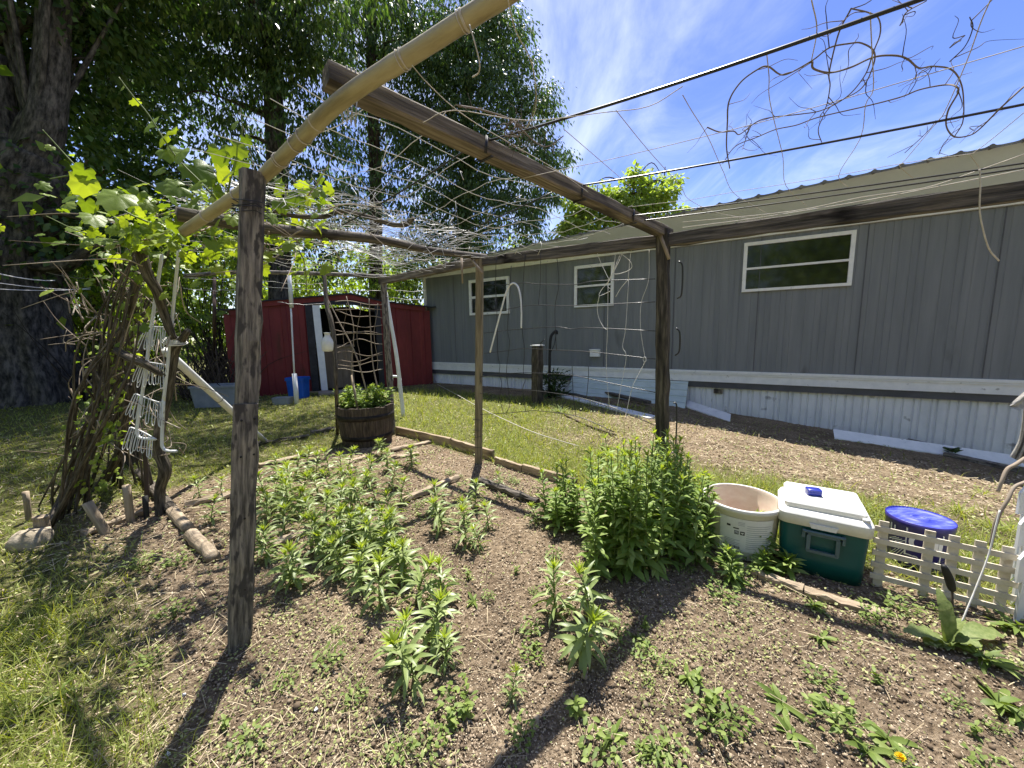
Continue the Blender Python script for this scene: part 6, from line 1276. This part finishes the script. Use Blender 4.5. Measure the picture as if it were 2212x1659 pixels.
# pale flakes and fallen stones
pk = []
for i, (zx, zy) in enumerate([(1190, 1195), (2050, 1290), (1090, 1580)]): pk.append(R7(zx, zy))
for q in pk:
    c = onground(G(*q), .006); b_ = MB().lathe(c, [(.001, -.003), (.005, -.002), (.006, 0), (.004, .003), (.001, .004)], 9); b_.v[-1] = b_.v[-1]+rng.normal(0, .0015, b_.v[-1].shape)
    solo('pebble', b_, M['trim_white'], 'white pebble on the bare soil near the long post shadow', 'pebble', group='white pebbles on the soil')
# ================================================================== TREES
LT = np.array([[0, 0, 0], [.17, .38, .03], [0, 1, -.05], [-.17, .38, .03]]); LTF = [np.array([[0, 1, 2, 3]])]
LB = np.array([[0, 0, 0], [.30, .40, .04], [0, 1, -.06], [-.30, .40, .04]])
def crown(blobs, dens, leaf, seed, T=LT, droop=.8, clumpn=36, clumpr=.40, zmin=None, maxz=None):
    rg = np.random.default_rng(seed); pos, dr, nr, sc = [], [], [], []; tw_ = []
    for bl_ in blobs:
        if len(bl_) == 5: c = np.array(bl_[1:4], float); R = bl_[4]
        else: c = Yp(*bl_[:3]); R = bl_[3]*np.linalg.norm(c-CAM)/FPX*.92
        nleaf = int(dens*math.pi*R*R/(leaf*leaf*.34)); nc = max(3, nleaf//clumpn)
        d = rg.normal(0, 1, (nc, 3)); d /= np.linalg.norm(d, axis=1)[:, None]; rad = R*rg.random(nc)**.42; cc = c+d*rad[:, None]*[1, .9, 1]
        if zmin is not None: cc[:, 2] = np.maximum(cc[:, 2], zmin)
        m_ = clumpn; o = rg.normal(0, 1, (nc, m_, 3))*[clumpr*.55, clumpr*.55, clumpr*.20]; o[:, :, 2] -= .35*np.hypot(o[:, :, 0], o[:, :, 1])
        p = (cc[:, None]+o).reshape(-1, 3); od = (o+d[:, None]*.25*clumpr).reshape(-1, 3)
        dd = od/(np.linalg.norm(od, axis=1)[:, None]+1e-6)*.8+np.array([0, 0, -droop])+rg.normal(0, .35, od.shape)
        nn = np.array([0, 0, 1.0])+rg.normal(0, .6, od.shape)
        pos.append(p); dr.append(dd); nr.append(nn); sc.append(leaf*rg.uniform(.6, 1.3, len(p))); tw_.append(cc)
    return scatter(T, LTF, np.concatenate(pos), np.concatenate(dr), np.concatenate(nr), np.concatenate(sc)), np.concatenate(tw_)
def tree(name, label, trunk, tr_, limbs, blobs, dens, leaf, seed, m_leaf, m_trunk, T=LT, ridge=.05, group='trees beyond the garden', n=26, droop=.8, clumpr=.34, twigs=40):
    b0 = trunk[0]; o = thing(name, label, 'tree', tuple(b0), group); rg = np.random.default_rng(seed+5)
    mb_ = MB(); P = spline(trunk, 8); mb_.tube(P, np.interp(np.linspace(0, 1, len(P)), np.linspace(0, 1, len(tr_)), tr_), n, ridge=ridge); part('trunk', mb_, m_trunk, o)
    (V, F), cc = crown(blobs, dens, leaf, seed, T, droop, clumpr=clumpr)
    lm_ = MB()
    for L_, r0, r1 in limbs:
        Q = spline(L_, 6); lm_.tube(Q, np.linspace(r0, r1, len(Q)), 10, ridge=.05)
    for i in rg.choice(len(cc), min(twigs, len(cc)), False):
        c = cc[i]; j = np.argmin(np.linalg.norm(P-c, axis=1)+np.maximum(0, P[:, 2]-c[2])*1.5); a = P[j]; mid = a*.45+c*.55+[0, 0, .25]+rg.normal(0, .2, 3)
        L = np.linalg.norm(c-a); Q = spline([a, mid, c], 5); lm_.tube(Q, np.linspace(min(.07, .012*L+.012), .008, len(Q)), 6)
    if not lm_.empty(): part('limb', lm_, m_trunk, o)
    part('crown', MB().add(V, F), m_leaf, o); return o
# huge multi-stemmed tree, far left
b0 = onground(G(82, 868)); y_ = b0[1]
T1 = [b0+[-.2, 0, -.3], Yp(76, 850, y_), Yp(58, 760, y_), Yp(48, 650, y_), Yp(45, 560, y_), Yp(45, 470, y_), Yp(60, 380, y_), Yp(78, 330, y_)]
tree('broadleaf_tree', 'huge old tree with a thick furrowed trunk forking into several stems at the far left', T1, [1.1, .78, .66, .62, .60, .56, .50, .40],
     [([Yp(70, 350, y_), Yp(95, 280, y_), Yp(108, 180, y_), Yp(115, 80, y_), Yp(122, -60, y_)], .30, .20), ([Yp(35, 400, y_), Yp(20, 330, y_), Yp(5, 250, y_), Yp(-10, 120, y_)], .26, .2), ([Yp(55, 370, y_), Yp(45, 310, y_), Yp(60, 260, y_), Yp(78, 235, y_)], .18, .1), ([Yp(-20, 80, y_), Yp(20, 65, y_), Yp(50, 45, y_), Yp(62, 30, y_)], .14, .08), ([Yp(45, 560, y_-.1), Yp(105, 575, y_-.3), Yp(150, 570, y_-.4), Yp(185, 540, y_-.5), Yp(210, 515, y_-.5)], .16, .06), ([Yp(90, 470, y_-.2), Yp(130, 460, y_-.3), Yp(175, 470, y_-.4)], .10, .05)],
     [(60, 40, 8.2, 95), (170, 40, 8.4, 90), (20, 170, 8.6, 70), (160, 150, 8.6, 75), (110, 240, 9, 60), (50, 420, 7.8, 55), (130, 370, 8.2, 70), (170, 460, 8, 70), (60, 530, 7.6, 60), (120, 520, 7.8, 50), (190, 540, 7.8, 50), (30, 340, 8.6, 40), (100, 640, 8.5, 30), (60, -120, 8, 120), (180, -130, 8.2, 110), (-60, -60, 8, 110), (200, -290, 8.2, 110), ('w', -7, 7.2, 9.5, 1.5), ('w', -8.5, 6.6, 9, 1.5), ('w', -6.2, 6.4, 10, 1.2)], 2.0, .16, 401, M['lf_tree2'], M['trunk'], LB, ridge=.10, n=64, droop=.4, clumpr=.42, twigs=12)  # world-placed and topmost blobs: unseen crown added above the view to shade the lawn
y_ = 11.5
tree('broadleaf_tree', 'slender tree with a straight reddish trunk between the huge tree and the middle trees', [onground(Yp(200, 760, y_)), Yp(201, 600, y_), Yp(203, 420, y_), Yp(212, 300, y_), Yp(222, 190, y_), Yp(235, 60, y_), Yp(240, -60, y_)], [.30, .25, .22, .20, .17, .13],
     [([Yp(205, 330, y_), Yp(260, 320, y_), Yp(320, 300, y_)], .10, .04), ([Yp(225, 165, y_), Yp(280, 160, y_), Yp(340, 190, y_)], .08, .03), ([Yp(228, 120, y_), Yp(260, 105, y_), Yp(300, 90, y_)], .07, .03)],
     [(270, 40, 11, 80), (360, 50, 11.3, 80), (290, 130, 11.4, 60), (230, 250, 11.5, 60), (300, 260, 11.5, 55), (370, 180, 11.5, 60), (220, 360, 11, 65), (300, 380, 11, 70), (380, 360, 11.2, 65), (260, 470, 10.8, 65), (340, 480, 10.8, 60), (410, 460, 10.8, 60), (330, 580, 11, 60), (240, 570, 11, 60), (300, -90, 11, 90), (380, -100, 11, 90), (320, -240, 11, 110)], 2.3, .15, 402, M['lf_tree2'], M['trunk_red'], LB, droop=.45)  # topmost blobs are unseen crown, added above the view for ground shade
y_ = 11.2
tree('willow_like_tree', 'tall tree with drooping fine foliage and a dark trunk rising behind the red shed', [onground(Yp(606, 800, y_)), Yp(606, 640, y_), Yp(603, 480, y_), Yp(596, 300, y_), Yp(588, 150, y_), Yp(584, -60, y_)], [.34, .29, .27, .25, .22, .15],
     [([Yp(596, 260, y_), Yp(550, 235, y_), Yp(500, 215, y_)], .09, .03), ([Yp(590, 150, y_), Yp(530, 100, y_), Yp(470, 60, y_)], .09, .03), ([Yp(600, 330, y_), Yp(560, 300, y_), Yp(500, 290, y_)], .07, .03), ([Yp(594, 220, y_), Yp(640, 170, y_), Yp(690, 150, y_)], .08, .03)],
     [(470, 40, 10.6, 80), (560, 40, 10.6, 80), (650, 50, 10.8, 85), (500, 140, 10.8, 65), (600, 150, 10.5, 60), (680, 150, 10.8, 75), (460, 240, 11, 60), (540, 270, 11, 55), (640, 270, 10.8, 65), (500, 350, 11, 60), (580, 400, 10.7, 60), (660, 380, 10.8, 60), (540, 470, 11, 60), (640, 480, 11, 60), (440, 150, 11, 45), (700, 300, 11, 50), (520, -100, 10.8, 95), (640, -100, 10.8, 95), (580, -260, 11, 110), (560, 540, 11, 50), (690, 560, 11, 40), (720, 420, 11.5, 50), ('w', -3.0, 8.4, 9.2, 1.2), ('w', -4.5, 8, 9.5, 1.4), ('w', -2.7, 8.6, 10.6, 1.0), ('w', -5.8, 7.6, 9.2, 1.4), ('w', -4.0, 7.3, 10.2, 1.3), ('w', -5.2, 6.7, 9.4, 1.0), ('w', -3.2, 7.2, 9.2, .9), ('w', -2.6, 9.4, 9.2, .8), ('w', -4.0, 9.3, 9, 1.0), ('w', -5.6, 9.0, 9, 1.1), ('w', -7, 8.6, 8.8, 1.2)], 2.9, .16, 403, M['lf_tree'], M['trunk'], LT, droop=1.2)  # world-placed blobs are unseen canopy added over the lawn to darken it
y_ = 13.5
tree('willow_like_tree', 'tall drooping tree with a thin bare trunk left of the big rounded tree', [onground(Yp(812, 800, y_)), Yp(812, 600, y_), Yp(812, 420, y_), Yp(806, 250, y_), Yp(802, 120, y_), Yp(800, -60, y_)], [.26, .22, .20, .18, .16, .12],
     [([Yp(804, 200, y_), Yp(825, 120, y_), Yp(850, 60, y_)], .09, .03)],
     [(760, 30, 13, 70), (850, 40, 13, 75), (740, 130, 13.2, 60), (870, 130, 13, 60), (760, 230, 13.2, 60), (840, 220, 13.6, 50), (760, 340, 13.2, 60), (860, 310, 13.2, 55), (780, 430, 13.2, 60), (720, 480, 13.4, 50), (860, 420, 13.2, 55), (800, -80, 13, 80)], 3.0, .16, 404, M['lf_tree'], M['trunk_red'], LT, droop=1.2)
y_ = 14.5
tree('rounded_tree', 'big dense rounded tree standing behind the end of the mobile home against the sky', [onground(Yp(1000, 800, y_)), Yp(1000, 600, y_), Yp(1005, 420, y_), Yp(1010, 200, y_), Yp(1015, 60, y_)], [.34, .3, .26, .18, .06], [],
     [(940, 70, 14.2, 75), (1010, 60, 14.2, 70), (1070, 50, 14.4, 50), (1110, 80, 14.6, 42), (930, 160, 14, 75), (1020, 160, 14, 80), (1100, 160, 14.4, 48), (1140, 130, 14.6, 24), (960, 270, 14, 85), (1060, 260, 14, 85), (1140, 235, 14.4, 52), (1180, 205, 14.6, 30), (940, 370, 14, 80), (1040, 370, 14, 85), (1130, 330, 14.4, 60), (1195, 335, 14.6, 40), (1225, 330, 14.6, 18), (960, 470, 14, 75), (1050, 470, 14, 75), (1130, 430, 14.4, 60), (1185, 420, 14.6, 38), (1140, 490, 14.4, 45), (1200, 245, 14.6, 18), (1040, 20, 14.4, 40), (900, 520, 14, 60), (1000, 540, 14, 60), (880, 260, 14, 60), (890, 100, 14.3, 60)], 5.2, .16, 405, M['lf_tree'], M['trunk'], LT, droop=1.0, twigs=60)
y_ = 13.5
tree('young_tree', 'young pale green tree with two leaders showing above the roof of the mobile home', [onground(Yp(1350, 700, y_)), Yp(1352, 560, y_), Yp(1362, 460, y_), Yp(1375, 350, y_)], [.10, .08, .05, .015], [([Yp(1352, 560, y_), Yp(1410, 480, y_), Yp(1432, 400, y_), Yp(1437, 360, y_)], .05, .012), ([Yp(1352, 570, y_), Yp(1300, 480, y_), Yp(1290, 400, y_)], .05, .012)],
     [(1365, 405, y_, 26), (1376, 375, y_, 17), (1380, 440, y_, 34), (1430, 420, y_, 28), (1436, 385, y_, 16), (1440, 455, y_, 30), (1295, 440, y_, 34), (1285, 410, y_, 20), (1330, 460, y_, 34), (1260, 470, y_, 30), (1400, 470, y_, 30), (1240, 440, y_, 20), (1310, 500, y_, 40), (1380, 510, y_, 40), (1250, 520, y_, 40), (1235, 480, y_, 26), (1265, 440, y_, 26), (1225, 510, y_, 30), (1330, 420, y_, 26), (1412, 345+50, y_, 12)], 7, .17, 406, M['lf_young'], M['trunk_red'], LB, droop=.3, clumpr=.26, n=12, twigs=30)
# undergrowth
shr = [('bright leafy undergrowth bush behind the vine and left of the shed', [(420, 600, 9.5, 50), (470, 640, 9.2, 50), (430, 700, 9, 45), (500, 600, 9.8, 45), (380, 650, 9.2, 40)]), ('bright bush growing beside the huge trunk', [(150, 640, 9.6, 50), (200, 690, 9.4, 55), (140, 720, 9.4, 45), (190, 770, 9, 45)]), ('leafy bush in the middle of the undergrowth at the left', [(260, 620, 10, 50), (320, 640, 10, 50), (250, 700, 9.6, 50), (310, 730, 9.4, 50)]),
       ('leafy bush with bright tops seen through the vine', [(360, 580, 10.5, 50), (300, 560, 11, 45), (240, 560, 11, 50)]), ('pale bush peeping over the left half of the shed roof', [(560, 600, 12.6, 50), (640, 610, 12.8, 45), (690, 600, 12.8, 45), (520, 560, 13, 45)]), ('bright bush over the right half of the shed roof', [(750, 590, 13.2, 50), (820, 600, 13.2, 50), (880, 610, 13.4, 45), (790, 550, 13.4, 45), (900, 560, 13.4, 45)]), ('dark leafy bush beside the end of the mobile home', [(890, 640, 13.0, 36), (925, 600, 13.4, 40), (880, 560, 13.5, 40)]), ('low bush at the far left edge beyond the shaded grass', [(10, 700, 10.5, 50), (-30, 780, 10, 50), (20, 600, 11, 50)]), ('low leafy bush at the foot of the huge trunk', [(150, 840, 8.2, 26), (120, 860, 7.9, 22), (190, 830, 8.4, 24), (30, 870, 7.6, 22)])]
for i, (lab, bl) in enumerate(shr):
    (V, F), cc = crown(bl, 1.5, .12, 450+i, LB, .3, clumpr=.30, zmin=.1); c0 = onground(np.mean([Yp(b[0], b[1], b[2]) for b in bl], 0)); o = thing('bush', lab, 'bush', tuple(c0), 'bushes beyond the garden'); st = MB()
    for q in cc[:: max(1, len(cc)//26)]: st.tube(spline([onground(c0+rng.normal(0, .3, 3)), q*.5+c0*.5+rng.normal(0, .15, 3), q], 4), np.linspace(.02, .006, 9), 5)
    part('stem', st, M['twig_dark'], o); part('crown', MB().add(V, F), M['lf_shrub'], o)
# leafless thicket beside the shed
tk = MB(); rg = np.random.default_rng(91)
for k in range(170):
    x0 = rg.uniform(385, 525); b0 = onground(Yp(x0, 800, rg.uniform(7.2, 8.4))); L = rg.uniform(.5, 1.7); d = np.array([rg.normal(0, .5), rg.normal(0, .3), 1]); d /= np.linalg.norm(d)
    tk.tube(spline([b0, b0+d*L*.5+rg.normal(0, .12, 3), b0+d*L+rg.normal(0, .25, 3)-[0, 0, .1*L]], 4), np.linspace(.010, .003, 9), 5)
solo('bramble_thicket', tk, M['twig_dark'], 'dark leafless bramble thicket behind the grey tote left of the shed', 'thicket')
tk = MB()
for k in range(120):
    x0 = rg.uniform(130, 300); b0 = onground(Yp(x0, 830, rg.uniform(7.5, 9.5))); L = rg.uniform(.7, 2.2); d = np.array([rg.normal(0, .35), rg.normal(0, .3), 1]); d /= np.linalg.norm(d)
    tk.tube(spline([b0, b0+d*L*.5+rg.normal(0, .12, 3), b0+d*L+rg.normal(0, .2, 3)], 4), np.linspace(.012, .004, 9), 5)
solo('bramble_thicket', tk, M['twig_dark'], 'thin bare stems standing between the huge trunk and the vine', 'thicket')
# distant wood closing the view
rgf = np.random.default_rng(95); bl = []
for k in range(58):
    Y_ = rgf.uniform(20, 30); px = rgf.uniform(-150, 960); bl.append((px, rgf.uniform(560, 760), Y_, rgf.uniform(40, 60)))
for k in range(26): bl.append((rgf.uniform(-100, 1150), rgf.uniform(470, 600), rgf.uniform(22, 30), rgf.uniform(30, 50)))
(V, F), cc = crown(bl, 1.6, .34, 96, LB, .3, clumpr=.8, zmin=.2)
solo('distant_wood', MB().add(V, F), M['lf_shrub'], None, None, loc=(0, 25, 0), kind='stuff')

bl = []
for k in range(110):
    a = math.radians(rgf.uniform(150, 385)); d = rgf.uniform(16, 22); bl.append(np.array([math.cos(a)*d+4, math.sin(a)*d-1, rgf.uniform(1, 9.5)]))
rgb_ = np.random.default_rng(97); P_ = np.concatenate([b+rgb_.normal(0, 1.5, (600, 3)) for b in bl]); P_[:, 2] = np.maximum(P_[:, 2], .1)
V, F = scatter(LB, LTF, P_, rgb_.normal(0, 1, P_.shape)-[0, 0, .4], rgb_.normal(0, .7, P_.shape)+[0, 0, 1], rgb_.uniform(.25, .5, len(P_)))
solo('distant_wood', MB().add(V, F), M['lf_shrub'], None, None, loc=(0, -20, 0), kind='stuff')
